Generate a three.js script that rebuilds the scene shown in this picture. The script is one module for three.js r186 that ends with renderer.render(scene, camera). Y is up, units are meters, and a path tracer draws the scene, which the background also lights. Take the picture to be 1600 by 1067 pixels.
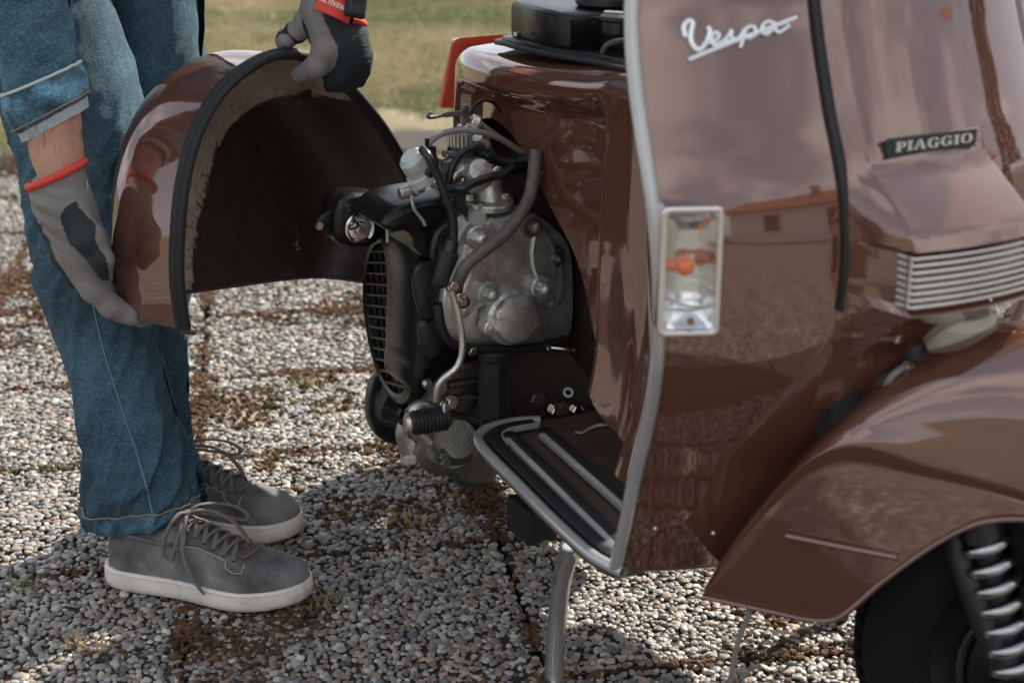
import * as THREE from 'three';
import { mergeGeometries, mergeVertices, toCreasedNormals } from 'three/addons/utils/BufferGeometryUtils.js';
import { RoundedBoxGeometry } from 'three/addons/geometries/RoundedBoxGeometry.js';
import { TextGeometry } from 'three/addons/geometries/TextGeometry.js';
import { FontLoader } from 'three/addons/loaders/FontLoader.js';

// ------------------------------------------------------------------ camera, light, exposure
const scene = new THREE.Scene();
const EYE = 1.09, PITCH = THREE.MathUtils.degToRad(19.4), FPX = 2400;
const camera = new THREE.PerspectiveCamera(2 * Math.atan(533.5 / FPX) * 180 / Math.PI, 1024 / 682, 0.05, 400);
camera.position.set(0, EYE, 0);
camera.rotation.x = -PITCH;
camera.focus = 2.2; camera.userData.fStop = 4.2;
const renderer = new THREE.WebGLRenderer({ antialias: true });
renderer.setSize(1024, 682);
renderer.toneMapping = THREE.LinearToneMapping;
renderer.toneMappingExposure = 1.68;
renderer.shadowMap.enabled = true;
const SUN = new THREE.Vector3(0.486, 0.655, -0.578).normalize();
const sun = new THREE.DirectionalLight(new THREE.Color(1.0, 0.93, 0.82), 5.0);
sun.position.copy(SUN).multiplyScalar(12).add(new THREE.Vector3(0, 0.3, -2));
sun.target.position.set(0, 0.3, -2); scene.add(sun, sun.target);
sun.shadow.radius = 2; sun.castShadow = true; sun.shadow.mapSize.set(2048, 2048);
Object.assign(sun.shadow.camera, { left: -5, right: 5, top: 5, bottom: -5, near: 0.5, far: 40 });

// ------------------------------------------------------------------ noise
function mulberry(a) { return () => { a |= 0; a = a + 0x6D2B79F5 | 0; let t = Math.imul(a ^ a >>> 15, 1 | a); t = t + Math.imul(t ^ t >>> 7, 61 | t) ^ t; return ((t ^ t >>> 14) >>> 0) / 4294967296; }; }
const rnd = mulberry(7);
const hash = (x, y, z) => { let h = Math.imul(x, 374761393) + Math.imul(y, 668265263) + Math.imul(z, 1274126177) | 0; h = Math.imul(h ^ h >>> 13, 1274126177); return ((h ^ h >>> 16) >>> 0) / 4294967296; };
const sm = (t) => t * t * (3 - 2 * t), lerp = (a, b, t) => a + (b - a) * t, clamp = (x, a = 0, b = 1) => Math.min(b, Math.max(a, x));
function vnoise(x, y, z = 0, per = 0) {
  const xi = Math.floor(x), yi = Math.floor(y), zi = Math.floor(z), u = sm(x - xi), v = sm(y - yi), w = sm(z - zi);
  const m = per ? (q) => ((q % per) + per) % per : (q) => q;
  const g = (a, b, c) => hash(m(xi + a), m(yi + b), zi + c);
  return lerp(lerp(lerp(g(0, 0, 0), g(1, 0, 0), u), lerp(g(0, 1, 0), g(1, 1, 0), u), v), lerp(lerp(g(0, 0, 1), g(1, 0, 1), u), lerp(g(0, 1, 1), g(1, 1, 1), u), v), w);
}
function fbm(x, y, z = 0, oct = 4, per = 0) { let s = 0, a = 0.5, n = 0; for (let i = 0; i < oct; i++) { s += a * vnoise(x, y, z + i * 17, per); n += a; x *= 2; y *= 2; z *= 2; per *= 2; a *= 0.5; } return s / n; }

// ------------------------------------------------------------------ sky: bright, broken cloud over blue
{
  const W = 1024, H = 512, d = new Float32Array(W * H * 4);
  for (let j = 0; j < H; j++) for (let i = 0; i < W; i++) {
    const th = (j + 0.5) / H * Math.PI - Math.PI / 2, ph = (i + 0.5) / W * 2 * Math.PI - Math.PI, o = (j * W + i) * 4;
    const y = Math.sin(th), x = Math.cos(th) * Math.cos(ph), z = Math.cos(th) * Math.sin(ph), up = Math.max(y, 0);
    const k = Math.pow(1 - up, 3);
    let c = [lerp(0.44, 0.80, k), lerp(0.50, 0.84, k), lerp(0.63, 0.92, k)];
    const q = 2.2 / (up + 0.35);
    let cl = fbm(x * q + 5, z * q + 3, y * 2, 6);
    cl = sm(clamp((cl - 0.45) / 0.26)) * sm(clamp(up / 0.12));
    const lit = 0.75 + 0.45 * fbm(x * q * 2.3, z * q * 2.3, 9, 4);
    const s = Math.max(0, x * SUN.x + y * SUN.y + z * SUN.z), glow = 0.5 * Math.pow(s, 12) + 0.6 * Math.pow(s, 80);
    for (let m = 0; m < 3; m++) {
      let v = lerp(c[m], [1.22, 1.2, 1.2][m] * lit, cl) + glow * [1, 0.94, 0.85][m];
      d[o + m] = v * 0.68;
    }
    d[o + 3] = 1;
  }
  const t = new THREE.DataTexture(d, W, H, THREE.RGBAFormat, THREE.FloatType);
  t.mapping = THREE.EquirectangularReflectionMapping; t.magFilter = t.minFilter = THREE.LinearFilter; t.needsUpdate = true;
  scene.background = t; scene.environment = t;
}

// ------------------------------------------------------------------ helpers
const V = (x, y, z) => new THREE.Vector3(x, y, z);
const used = {};
function numbered(name) { const n = used[name] = (used[name] ?? -1) + 1; return n ? `${name}_${String(n).padStart(3, '0')}` : name; }
function mesh(name, geo, mat, parent) { const m = new THREE.Mesh(Array.isArray(geo) ? merge(geo) : geo, mat); m.name = name; m.castShadow = m.receiveShadow = true; if (parent) parent.add(m); return m; }
function merge(list) {
  const L = list.map((g) => { g = g.index ? g.toNonIndexed() : g.clone(); for (const k of Object.keys(g.attributes)) if (!['position', 'normal', 'uv'].includes(k)) g.deleteAttribute(k); if (!g.attributes.uv) g.setAttribute('uv', new THREE.Float32BufferAttribute(new Float32Array(g.attributes.position.count * 2), 2)); if (!g.attributes.normal) g.computeVertexNormals(); return g; });
  return mergeGeometries(L);
}
function tag(o, label, category, group, kind) { if (label) o.userData.label = label; if (category) o.userData.category = category; if (group) o.userData.group = group; if (kind) o.userData.kind = kind; return o; }
// a photograph pixel (1600 x 1067) meets a real plane of the place: used while laying out true coordinates
function ray(px, py) { const x = (px - 800) / FPX, v = (533.5 - py) / FPX, c = Math.cos(PITCH), s = Math.sin(PITCH); return V(x, -s + v * c, -(c + v * s)); }
function onPlane(px, py, p, n) { const d = ray(px, py), e = V(0, EYE, 0), t = p.clone().sub(e).dot(n) / d.dot(n); return e.addScaledVector(d, t); }
const atDepth = (px, py, D) => onPlane(px, py, V(0, 0, -D), V(0, 0, 1));
const onGround = (px, py, h = 0) => onPlane(px, py, V(0, h, 0), V(0, 1, 0));
function frame(pos, turn) {          // a turned upright frame: x forward, y up, z to the right
  const c = Math.cos(turn), s = Math.sin(turn), X = V(c, 0, -s), Z = V(s, 0, c);
  const into = (w) => { const q = w.clone().sub(pos); return V(q.dot(X), q.y, q.dot(Z)); };
  return { X, Z, pos, turn, into, out: (l) => pos.clone().addScaledVector(X, l.x).addScaledVector(Z, l.z).add(V(0, l.y, 0)),
    z: (px, py, r) => into(onPlane(px, py, pos.clone().addScaledVector(Z, r), Z)),
    x: (px, py, s0) => into(onPlane(px, py, pos.clone().addScaledVector(X, s0), X)),
    y: (px, py, h) => into(onGround(px, py, h)) };
}
// smooth interpolation through table rows [key, a, b, ...]
function table(rows) {
  return (k) => {
    let i = 0; while (i < rows.length - 2 && k > rows[i + 1][0]) i++;
    const a = rows[i], b = rows[i + 1], t = clamp((k - a[0]) / (b[0] - a[0])), p = rows[i - 1] ?? a, n = rows[i + 2] ?? b;
    return a.slice(1).map((v, j) => { const m0 = i ? (b[j + 1] - p[j + 1]) / (b[0] - p[0]) * (b[0] - a[0]) : b[j + 1] - v, m1 = n !== b ? (n[j + 1] - v) / (n[0] - a[0]) * (b[0] - a[0]) : b[j + 1] - v; const t2 = t * t, t3 = t2 * t; return v * (2 * t3 - 3 * t2 + 1) + m0 * (t3 - 2 * t2 + t) + b[j + 1] * (-2 * t3 + 3 * t2) + m1 * (t3 - t2); });
  };
}
// grid(nu, nv, f): a smooth sheet, uv in metres
function grid(nu, nv, f, flip = false) {
  const pos = [], uv = [], idx = [], P = [];
  for (let j = 0; j <= nv; j++) for (let i = 0; i <= nu; i++) { const p = f(i / nu, j / nv); P.push(p); pos.push(p.x, p.y, p.z); }
  const w = nu + 1;
  const us = [], vs = [];
  for (let j = 0; j <= nv; j++) { let a = 0; for (let i = 0; i <= nu; i++) { if (i) a += P[j * w + i].distanceTo(P[j * w + i - 1]); us[j * w + i] = a; } const mid = a / 2; for (let i = 0; i <= nu; i++) us[j * w + i] -= mid; }
  for (let i = 0; i <= nu; i++) { let a = 0; for (let j = 0; j <= nv; j++) { if (j) a += P[j * w + i].distanceTo(P[(j - 1) * w + i]); vs[j * w + i] = a; } }
  for (let k = 0; k < P.length; k++) uv.push(us[k], vs[k]);
  for (let j = 0; j < nv; j++) for (let i = 0; i < nu; i++) { const a = j * w + i, b = a + 1, c = a + w, e = c + 1; if (flip) idx.push(a, c, b, b, c, e); else idx.push(a, b, c, b, e, c); }
  const g = new THREE.BufferGeometry(); g.setAttribute('position', new THREE.Float32BufferAttribute(pos, 3)); g.setAttribute('uv', new THREE.Float32BufferAttribute(uv, 2)); g.setIndex(idx); g.computeVertexNormals();
  return g;
}
// closed tube of rings; ring(t) -> function of angle -> point
function seamFix(g, nu, nv) { const n = g.attributes.normal, w = nu + 1; for (let j = 0; j <= nv; j++) { const a = j * w, b = a + nu, q = V(n.getX(a) + n.getX(b), n.getY(a) + n.getY(b), n.getZ(a) + n.getZ(b)).normalize(); n.setXYZ(a, q.x, q.y, q.z); n.setXYZ(b, q.x, q.y, q.z); } return g; }
function outward(g) { // faces of a closed tube turned to the outside
  const p = g.attributes.position, ix = g.index.array, c = V(0, 0, 0); for (let i = 0; i < p.count; i++) c.add(V(p.getX(i), p.getY(i), p.getZ(i))); c.divideScalar(p.count);
  let vol = 0; const a = V(0, 0, 0), b = V(0, 0, 0), d = V(0, 0, 0); for (let i = 0; i < ix.length; i += 3) { a.fromBufferAttribute(p, ix[i]).sub(c); b.fromBufferAttribute(p, ix[i + 1]).sub(c); d.fromBufferAttribute(p, ix[i + 2]).sub(c); vol += a.dot(b.cross(d)); }
  if (vol < 0) { for (let i = 0; i < ix.length; i += 3) { const t = ix[i]; ix[i] = ix[i + 1]; ix[i + 1] = t; } g.computeVertexNormals(); }
  return g;
}
const tubeGrid = (nu, nv, f, flip) => seamFix(outward(grid(nu, nv, f, flip)), nu, nv);
const curve = (pts, closed = false, tension = 0.5) => new THREE.CatmullRomCurve3(pts, closed, 'catmullrom', tension);
function tube(pts, r, seg, rad = 10, closed = false) { const c = Array.isArray(pts) ? curve(pts, closed) : pts, g = new THREE.TubeGeometry(c, seg ?? Math.max(12, pts.length * 8), r, rad, closed), l = c.getLength(), u = g.attributes.uv; for (let i = 0; i < u.count; i++) u.setXY(i, u.getX(i) * l, u.getY(i) * r * 6.28); return g; }
function metreUV(g) { const p = g.attributes.position, u = g.attributes.uv; for (let i = 0; i < p.count; i++) u.setXY(i, p.getX(i) * 0.8 + p.getZ(i), p.getY(i) + p.getX(i) * 0.6); return g; }
function wire(pts, r, seg, rad = 10) { const a = pts[0], b = pts[pts.length - 1]; return merge([tube(pts, r, seg, rad), new THREE.SphereGeometry(r, 10, 8).translate(a.x, a.y, a.z), new THREE.SphereGeometry(r, 10, 8).translate(b.x, b.y, b.z)]); }
function cyl(a, b, ra, rb = ra, seg = 24, chamfer = 0) {
  const d = b.clone().sub(a), L = d.length(), c = chamfer, pr = [[0.0001, 0], [ra - c, 0], [ra, c], [rb, L - c], [rb - c, L], [0.0001, L]].map((q) => new THREE.Vector2(q[0], q[1]));
  const g = toCreasedNormals(new THREE.LatheGeometry(pr, seg), 0.5); g.applyQuaternion(new THREE.Quaternion().setFromUnitVectors(V(0, 1, 0), d.normalize())); return metreUV(g.translate(a.x, a.y, a.z));
}
function lathe(prof, axis, at, seg = 40) { const g = toCreasedNormals(new THREE.LatheGeometry(prof.map((q) => new THREE.Vector2(Math.max(q[0], 1e-4), q[1])), seg), 0.6); g.applyQuaternion(new THREE.Quaternion().setFromUnitVectors(V(0, 1, 0), axis.clone().normalize())); return metreUV(g.translate(at.x, at.y, at.z)); }
function hex(at, axis, r, h) { return cyl(at, at.clone().addScaledVector(axis, h), r, r, 6, h * 0.15); }
function rbox(w, h, d, at, r = 0.004, rot) { const g = new RoundedBoxGeometry(w, h, d, 3, Math.min(r, w / 2.01, h / 2.01, d / 2.01)); if (rot) g.applyQuaternion(new THREE.Quaternion().setFromEuler(rot)); return g.translate(at.x, at.y, at.z); }
const smooth2 = (pts, n = 8) => { const c = new THREE.CatmullRomCurve3(pts.map((p) => V(p[0], p[1], 0)), true, 'centripetal'); return c.getPoints(pts.length * n).slice(0, -1).map((p) => new THREE.Vector2(p.x, p.y)); };
// plate in the (z, y) plane facing +x, or in the (x, y) plane facing +z, with rounded rims
function plateX(pts, s0, depth, bevel = 0.004, soft = true, holes) { // pts: local V3 list; from s0-depth to s0
  const sh = new THREE.Shape(soft ? smooth2(pts.map((p) => [-p.z, p.y]), 5) : pts.map((p) => new THREE.Vector2(-p.z, p.y)));
  const g = new THREE.ExtrudeGeometry(sh, { depth: depth - 2 * bevel, bevelEnabled: true, bevelThickness: bevel, bevelSize: bevel, bevelOffset: -bevel, bevelSegments: 4, steps: 1 });
  g.translate(0, 0, bevel - depth); g.rotateY(Math.PI / 2); g.translate(s0, 0, 0); return toCreasedNormals(g, 0.7);
}
function plateZ(pts, r0, depth, bevel = 0.004, soft = true, holes) {
  const sh = new THREE.Shape(soft ? smooth2(pts.map((p) => [p.x, p.y]), 5) : pts.map((p) => new THREE.Vector2(p.x, p.y)));
  for (const h of holes ?? []) sh.holes.push(new THREE.Path(smooth2(h.map((p) => [p.x, p.y]), 5)));
  const g = new THREE.ExtrudeGeometry(sh, { depth: depth - 2 * bevel, bevelEnabled: true, bevelThickness: bevel, bevelSize: bevel, bevelOffset: -bevel, bevelSegments: 4, steps: 1 });
  g.translate(0, 0, bevel - depth + r0); return toCreasedNormals(g, 0.7);
}
function texture(n, f, srgb = false, m = n) {
  const d = new Uint8Array(n * m * 4);
  for (let j = 0; j < m; j++) for (let i = 0; i < n; i++) { const c = f(i, j, n, m), o = (j * n + i) * 4; if (typeof c === 'number') d[o] = d[o + 1] = d[o + 2] = clamp(c) * 255; else for (let k = 0; k < 3; k++) d[o + k] = (srgb ? Math.pow(clamp(c[k]), 1 / 2.2) : clamp(c[k])) * 255; d[o + 3] = 255; }
  const t = new THREE.DataTexture(d, n, m); t.wrapS = t.wrapT = THREE.RepeatWrapping; t.magFilter = THREE.LinearFilter; t.minFilter = THREE.LinearMipmapLinearFilter; t.generateMipmaps = true; if (srgb) t.colorSpace = THREE.SRGBColorSpace; t.needsUpdate = true; return t;
}
const rep = (t, k, l = k) => { const c = t.clone(); c.repeat.set(k, l); c.needsUpdate = true; return c; };
// one continuous skin over tapered capsules joined by a smooth minimum (surface nets)
function skin(bones, cell, k, extra) {
  const B = bones.map((b) => ({ a: b.a, d: b.b.clone().sub(b.a), L: Math.max(b.a.distanceToSquared(b.b), 1e-9), ra: b.ra, rb: b.rb, k: b.k ?? k, c: b.c, sq: b.sq }));
  const lo = V(1e9, 1e9, 1e9), hi = V(-1e9, -1e9, -1e9);
  for (const b of bones) for (const [p, r] of [[b.a, b.ra], [b.b, b.rb]]) { lo.min(p.clone().subScalar(r + 3 * cell)); hi.max(p.clone().addScalar(r + 3 * cell)); }
  const nx = Math.ceil((hi.x - lo.x) / cell) + 1, ny = Math.ceil((hi.y - lo.y) / cell) + 1, nz = Math.ceil((hi.z - lo.z) / cell) + 1;
  const one = (b, x, y, z) => { const px = x - b.a.x, py = y - b.a.y, pz = z - b.a.z, t = clamp((px * b.d.x + py * b.d.y + pz * b.d.z) / b.L); const qx = px - b.d.x * t, qy = py - b.d.y * t, qz = pz - b.d.z * t; return Math.sqrt(qx * qx + qy * qy + qz * qz) - lerp(b.ra, b.rb, t); };
  const f = (x, y, z) => { let d = 1e9; for (const b of B) { const e = one(b, x, y, z); if (d > 1e8) d = e; else { const h = Math.max(b.k - Math.abs(d - e), 0) / b.k; d = Math.min(d, e) - h * h * b.k * 0.25; } } return extra ? d + extra(x, y, z) : d; };
  const F = new Float32Array(nx * ny * nz), id = (i, j, l) => (l * ny + j) * nx + i;
  for (let l = 0; l < nz; l++) for (let j = 0; j < ny; j++) for (let i = 0; i < nx; i++) F[id(i, j, l)] = f(lo.x + i * cell, lo.y + j * cell, lo.z + l * cell);
  const vid = new Int32Array(F.length).fill(-1), pos = [], idx = [];
  for (let l = 0; l < nz - 1; l++) for (let j = 0; j < ny - 1; j++) for (let i = 0; i < nx - 1; i++) {
    let n = 0, sx = 0, sy = 0, sz = 0; const c = [];
    for (let q = 0; q < 8; q++) c[q] = F[id(i + (q & 1), j + (q >> 1 & 1), l + (q >> 2))];
    for (let q = 0; q < 8; q++) for (const e of [1, 2, 4]) { if (q & e) continue; const a = c[q], b = c[q | e]; if ((a < 0) === (b < 0)) continue; const t = a / (a - b); n++; sx += (q & 1) + (e === 1 ? t : 0); sy += (q >> 1 & 1) + (e === 2 ? t : 0); sz += (q >> 2) + (e === 4 ? t : 0); }
    if (n) { vid[id(i, j, l)] = pos.length / 3; pos.push(lo.x + (i + sx / n) * cell, lo.y + (j + sy / n) * cell, lo.z + (l + sz / n) * cell); }
  }
  for (let l = 1; l < nz - 1; l++) for (let j = 1; j < ny - 1; j++) for (let i = 1; i < nx - 1; i++) {
    const a = F[id(i, j, l)] < 0;
    const quad = (b, p, q, r, s) => { if (a === b) return; if (a) idx.push(p, q, r, p, r, s); else idx.push(p, r, q, p, s, r); };
    quad(F[id(i + 1, j, l)] < 0, vid[id(i, j - 1, l - 1)], vid[id(i, j, l - 1)], vid[id(i, j, l)], vid[id(i, j - 1, l)]);
    quad(F[id(i, j + 1, l)] < 0, vid[id(i - 1, j, l - 1)], vid[id(i - 1, j, l)], vid[id(i, j, l)], vid[id(i, j, l - 1)]);
    quad(F[id(i, j, l + 1)] < 0, vid[id(i - 1, j - 1, l)], vid[id(i, j - 1, l)], vid[id(i, j, l)], vid[id(i - 1, j, l)]);
  }
  const nor = new Float32Array(pos.length), col = bones[0].c ? new Float32Array(pos.length) : null, uv = new Float32Array(pos.length / 3 * 2), e = cell * 0.4;
  for (let v = 0; v < pos.length / 3; v++) {
    let x = pos[v * 3], y = pos[v * 3 + 1], z = pos[v * 3 + 2], g;
    for (let it = 0; it < 2; it++) { g = V(f(x + e, y, z) - f(x - e, y, z), f(x, y + e, z) - f(x, y - e, z), f(x, y, z + e) - f(x, y, z - e)); const m = g.length() || 1; g.divideScalar(m); const s = f(x, y, z); x -= g.x * s; y -= g.y * s; z -= g.z * s; }
    pos[v * 3] = x; pos[v * 3 + 1] = y; pos[v * 3 + 2] = z; nor.set([g.x, g.y, g.z], v * 3);
    uv.set([x * 0.9 + z * 0.5, y], v * 2);
    if (col) { let best = 1e9, c; for (const b of B) { const d = one(b, x, y, z); if (d < best) { best = d; c = b.c; } } if (typeof c === 'function') c = c(x, y, z, g); col.set(c, v * 3); }
  }
  const geo = new THREE.BufferGeometry(); geo.setAttribute('position', new THREE.Float32BufferAttribute(pos, 3)); geo.setAttribute('normal', new THREE.Float32BufferAttribute(nor, 3)); geo.setAttribute('uv', new THREE.Float32BufferAttribute(uv, 2)); if (col) geo.setAttribute('color', new THREE.Float32BufferAttribute(col, 3)); geo.setIndex(idx);
  return geo;
}
const chain = (pts, rad, c, k) => pts.slice(1).map((p, i) => ({ a: pts[i], b: p, ra: rad[i], rb: rad[i + 1], c, k }));

// ------------------------------------------------------------------ materials
const rgb = (r, g, b) => new THREE.Color().setRGB(r, g, b);
const std = (c, rough, metal = 0, o = {}) => new THREE.MeshStandardMaterial({ color: rgb(...c), roughness: rough, metalness: metal, side: THREE.DoubleSide, ...o });
const phy = (c, rough, metal = 0, o = {}) => new THREE.MeshPhysicalMaterial({ color: rgb(...c), roughness: rough, metalness: metal, side: THREE.DoubleSide, ...o });
const grime = texture(512, (i, j, n) => { const a = fbm(i / n * 8, j / n * 8, 1, 5, 8), b = fbm(i / n * 40, j / n * 40, 4, 3, 40); return clamp(0.35 + 0.5 * a + 0.25 * (b - 0.5)); });
const castTex = texture(512, (i, j, n) => { const a = fbm(i / n * 6, j / n * 6, 2, 5, 6), b = vnoise(i / n * 130, j / n * 130, 3, 130), sp = vnoise(i / n * 60, j / n * 60, 8, 60) > 0.93 ? 0.45 : 1; const s = clamp(0.80 + 0.75 * (a - 0.5) + 0.2 * (b - 0.5)) * sp; return [s, s * 0.985, s * 0.95]; }, true);
const fineBump = texture(512, (i, j, n) => 0.5 * vnoise(i / n * 170, j / n * 170, 3, 170) + 0.5 * fbm(i / n * 30, j / n * 30, 5, 3, 30));
const M = {
  paint: phy([0.150, 0.063, 0.040], 0.12, 0.36, { ior: 2.05, roughnessMap: rep(grime, 2), clearcoat: 1, clearcoatRoughness: 0.02 }),
  paintIn: phy([0.035, 0.022, 0.018], 0.55, 0.0, { map: null, roughnessMap: rep(grime, 3), bumpMap: rep(fineBump, 3), bumpScale: 0.001 }),
  chrome: phy([0.75, 0.75, 0.74], 0.12, 1),
  alu: std([0.62, 0.62, 0.60], 0.36, 1, { roughnessMap: rep(grime, 5) }),
  dullAlu: std([0.72, 0.71, 0.68], 0.32, 0.9, { map: rep(castTex, 7), bumpMap: rep(fineBump, 10), bumpScale: 0.0004 }),
  cast: std([0.74, 0.76, 0.75], 0.34, 0.8, { map: rep(castTex, 7), bumpMap: rep(fineBump, 8), bumpScale: 0.0006 }),
  castDark: std([0.20, 0.19, 0.175], 0.42, 0.9, { map: rep(castTex, 7), bumpMap: rep(fineBump, 8), bumpScale: 0.0008 }),
  rubber: std([0.009, 0.010, 0.011], 0.55, 0, { bumpMap: rep(fineBump, 6), bumpScale: 0.0003 }),
  tyre: phy([0.008, 0.0085, 0.009], 0.8, 0, { specularIntensity: 0.35, bumpMap: rep(fineBump, 10), bumpScale: 0.0006 }),
  rubberGloss: phy([0.010, 0.011, 0.012], 0.28, 0, {}),
  blackSteel: phy([0.006, 0.006, 0.0065], 0.27, 0.0, { specularIntensity: 0.7, bumpMap: rep(fineBump, 3), bumpScale: 0.0003 }),
  blackPlastic: std([0.010, 0.011, 0.012], 0.42, 0, { bumpMap: rep(fineBump, 9), bumpScale: 0.0004 }),
  greyHose: std([0.13, 0.115, 0.105], 0.55, 0, { map: rep(castTex, 14), bumpMap: rep(fineBump, 14), bumpScale: 0.0005 }),
  greyCable: std([0.20, 0.19, 0.175], 0.45),
  zinc: std([0.55, 0.53, 0.48], 0.34, 1, { roughnessMap: rep(grime, 20) }),
  rust: std([0.10, 0.05, 0.03], 0.8, 0.2, { map: rep(castTex, 16) }),
  whitePlastic: phy([0.42, 0.45, 0.44], 0.35, 0),
  beige: std([0.46, 0.44, 0.37], 0.45),
  strip: std([0.46, 0.46, 0.45], 0.38, 0.5, { roughnessMap: rep(grime, 8) }),
  red: phy([0.85, 0.13, 0.08], 0.2, 0, { clearcoat: 1 }),
  glass: phy([0.97, 0.98, 0.98], 0.03, 0, { transmission: 1, thickness: 0, ior: 1.45 }),
  amber: phy([0.75, 0.16, 0.03], 0.2, 0, { clearcoat: 1 }),
  dark: std([0.006, 0.006, 0.006], 0.7),
};
// ------------------------------------------------------------------ setting: earth, slabs of exposed pebbles, moss, grass
const FAR = 5.02;                                     // metres to where the paving ends
{
  const soilTex = rep(texture(512, (i, j, n) => { const a = fbm(i / n * 8, j / n * 8, 1, 5, 8), b = fbm(i / n * 50, j / n * 50, 4, 3, 50); const s = 0.6 + 0.8 * (a - 0.5) + 0.5 * (b - 0.5); return [0.27 * s, 0.225 * s, 0.125 * s]; }, true), 1);
  const g = new THREE.PlaneGeometry(300, 300).rotateX(-Math.PI / 2); g.attributes.uv.array.forEach((v, i, a) => { a[i] = v * 300; });
  tag(mesh('ground', g.translate(0, -0.033, 0), std([1, 1, 1], 0.95, 0, { map: soilTex }), scene), 'bare earth and lawn soil around the paving', null, null, 'structure');
}
const SLABF = frame(V(-0.02, 0, -2.16), -THREE.MathUtils.degToRad(-9.5));       // slabs run a little skew to the view
const SW = 0.475, SD = 0.40;
const pebbleMat = std([1, 1, 1], 0.5, 0, { vertexColors: false, bumpMap: null });
const pave = new THREE.Group(); pave.name = 'pavement'; scene.add(pave); tag(pave, 'paving slabs of exposed rounded pebbles with mossy joints', null, null, 'structure');
const inView = (p, m = 0) => { const x = p.x / -p.z; return Math.abs(x) < 0.36 + m; };
const mossy = (x, z) => { const a = fbm(x * 2.6 + 31, z * 2.6 + 7, 2, 4), b = fbm(x * 14, z * 14, 5, 3); return a * 0.75 + b * 0.35; };
const jointDist = (x, z) => { const l = SLABF.into(V(x, 0, z)); const fx = ((l.x / SW) % 1 + 1) % 1, fz = ((l.z / SD) % 1 + 1) % 1; return Math.min(Math.min(fx, 1 - fx) * SW, Math.min(fz, 1 - fz) * SD); };
{
  const mortTex = texture(256, (i, j, n) => { const a = fbm(i / n * 12, j / n * 12, 1, 4, 12), s = 0.5 + a; return [0.040 * s, 0.033 * s, 0.026 * s]; }, true);
  const mort = std([1, 1, 1], 0.95, 0, { map: rep(mortTex, 4) }), slabGeo = new RoundedBoxGeometry(SW - 0.012, 0.04, SD - 0.012, 2, 0.006).translate(0, -0.0235, 0);
  for (let i = -6; i <= 7; i++) for (let j = -9; j <= 4; j++) {
    const c = SLABF.out(V((i + 0.5) * SW, 0, (j + 0.5) * SD));
    if (c.z > -1.0 || c.z < -FAR - 0.15 || Math.abs(c.x) > 0.42 * -c.z + 0.5) continue;
    const s = mesh('paving_slab', slabGeo, mort, pave); s.name = numbered('paving_slab'); s.position.copy(c); s.rotation.y = SLABF.turn; s.position.y = -0.002 + 0.003 * (rnd() - 0.5);
  }
  // beyond the frame the same paving goes on, too far out to tell its stones apart
  const outTex = texture(512, (i, j, n) => { const a = vnoise(i / n * 90, j / n * 90, 1, 90), b = fbm(i / n * 9, j / n * 9, 2, 4, 9), s = (0.2 + 1.1 * a * a) * (0.75 + 0.5 * b); return [0.30 * s, 0.275 * s, 0.24 * s]; }, true);
  const out = new THREE.PlaneGeometry(16, 14).rotateX(-Math.PI / 2); out.attributes.uv.array.forEach((v, i, a) => { a[i] = v * (i % 2 ? 14 : 16); });
  mesh('paving_bed', out.translate(0, -0.028, -FAR + 7.35), std([1, 1, 1], 0.9, 0, { map: outTex }), pave);

  const geos = [0, 1, 2, 3, 4].map((k) => {
    const g = mergeVertices(new THREE.IcosahedronGeometry(1, 2).deleteAttribute('normal').deleteAttribute('uv'), 1e-4), p = g.attributes.position;
    for (let i = 0; i < p.count; i++) { const x = p.getX(i), y = p.getY(i), z = p.getZ(i), q = 0.80 + 0.42 * vnoise(x * 1.15 + k * 9, y * 1.15 + 4, z * 1.15 + k) + 0.10 * (vnoise(x * 3 + 50, y * 3, z * 3 + k * 5) - 0.5), m = Math.max(Math.abs(x), Math.abs(y) * 1.05, Math.abs(z)); const e = lerp(1, 0.84 / m, 0.3); p.setXYZ(i, x * q * e, y * q * e, z * q * e); }
    g.computeVertexNormals(); return g;
  });
  const tones = [[0.50, 0.47, 0.42], [0.42, 0.40, 0.37], [0.56, 0.54, 0.50], [0.30, 0.29, 0.28], [0.22, 0.22, 0.22], [0.46, 0.36, 0.27], [0.38, 0.27, 0.20], [0.60, 0.57, 0.52], [0.34, 0.32, 0.27], [0.48, 0.44, 0.36]];
  const list = [];
  for (let D = 1.30; D < FAR;) {
    const near = D < 2.9, step = near ? 0.0092 : 0.0118, w = 0.36 * D + 0.25;
    for (let x = -w; x < w; x += step) {
      const px = x + (rnd() - 0.5) * step * 0.9, pz = -(D + (rnd() - 0.5) * step * 0.9), jd = jointDist(px, pz);
      const big = Math.pow(rnd(), 1.7), a = lerp(0.0038, 0.0080, big);
      if (jd < 0.0015 + a * 0.6 || rnd() < 0.05 || (D > 4.6 && rnd() < (fbm(px * 3, pz * 3, 8, 4) - 0.36) * 6 * clamp((D - 4.6) / 0.3))) continue;
      const sink = mossy(px, pz) > 0.63 ? 0.004 : 0;
      list.push({ x: px, z: pz, a, b: a * lerp(0.68, 0.98, rnd()), h: a * lerp(0.38, 0.62, rnd()), y: -0.0035 - sink + rnd() * 0.003, t: rnd() * 6.3, tilt: (rnd() - 0.5) * 0.7, k: Math.floor(rnd() * 5), c: tones[Math.floor(rnd() * tones.length)], m: (0.46 + 0.9 * rnd()) * 0.66 });
    }
    D += step * 0.9;
  }
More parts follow.
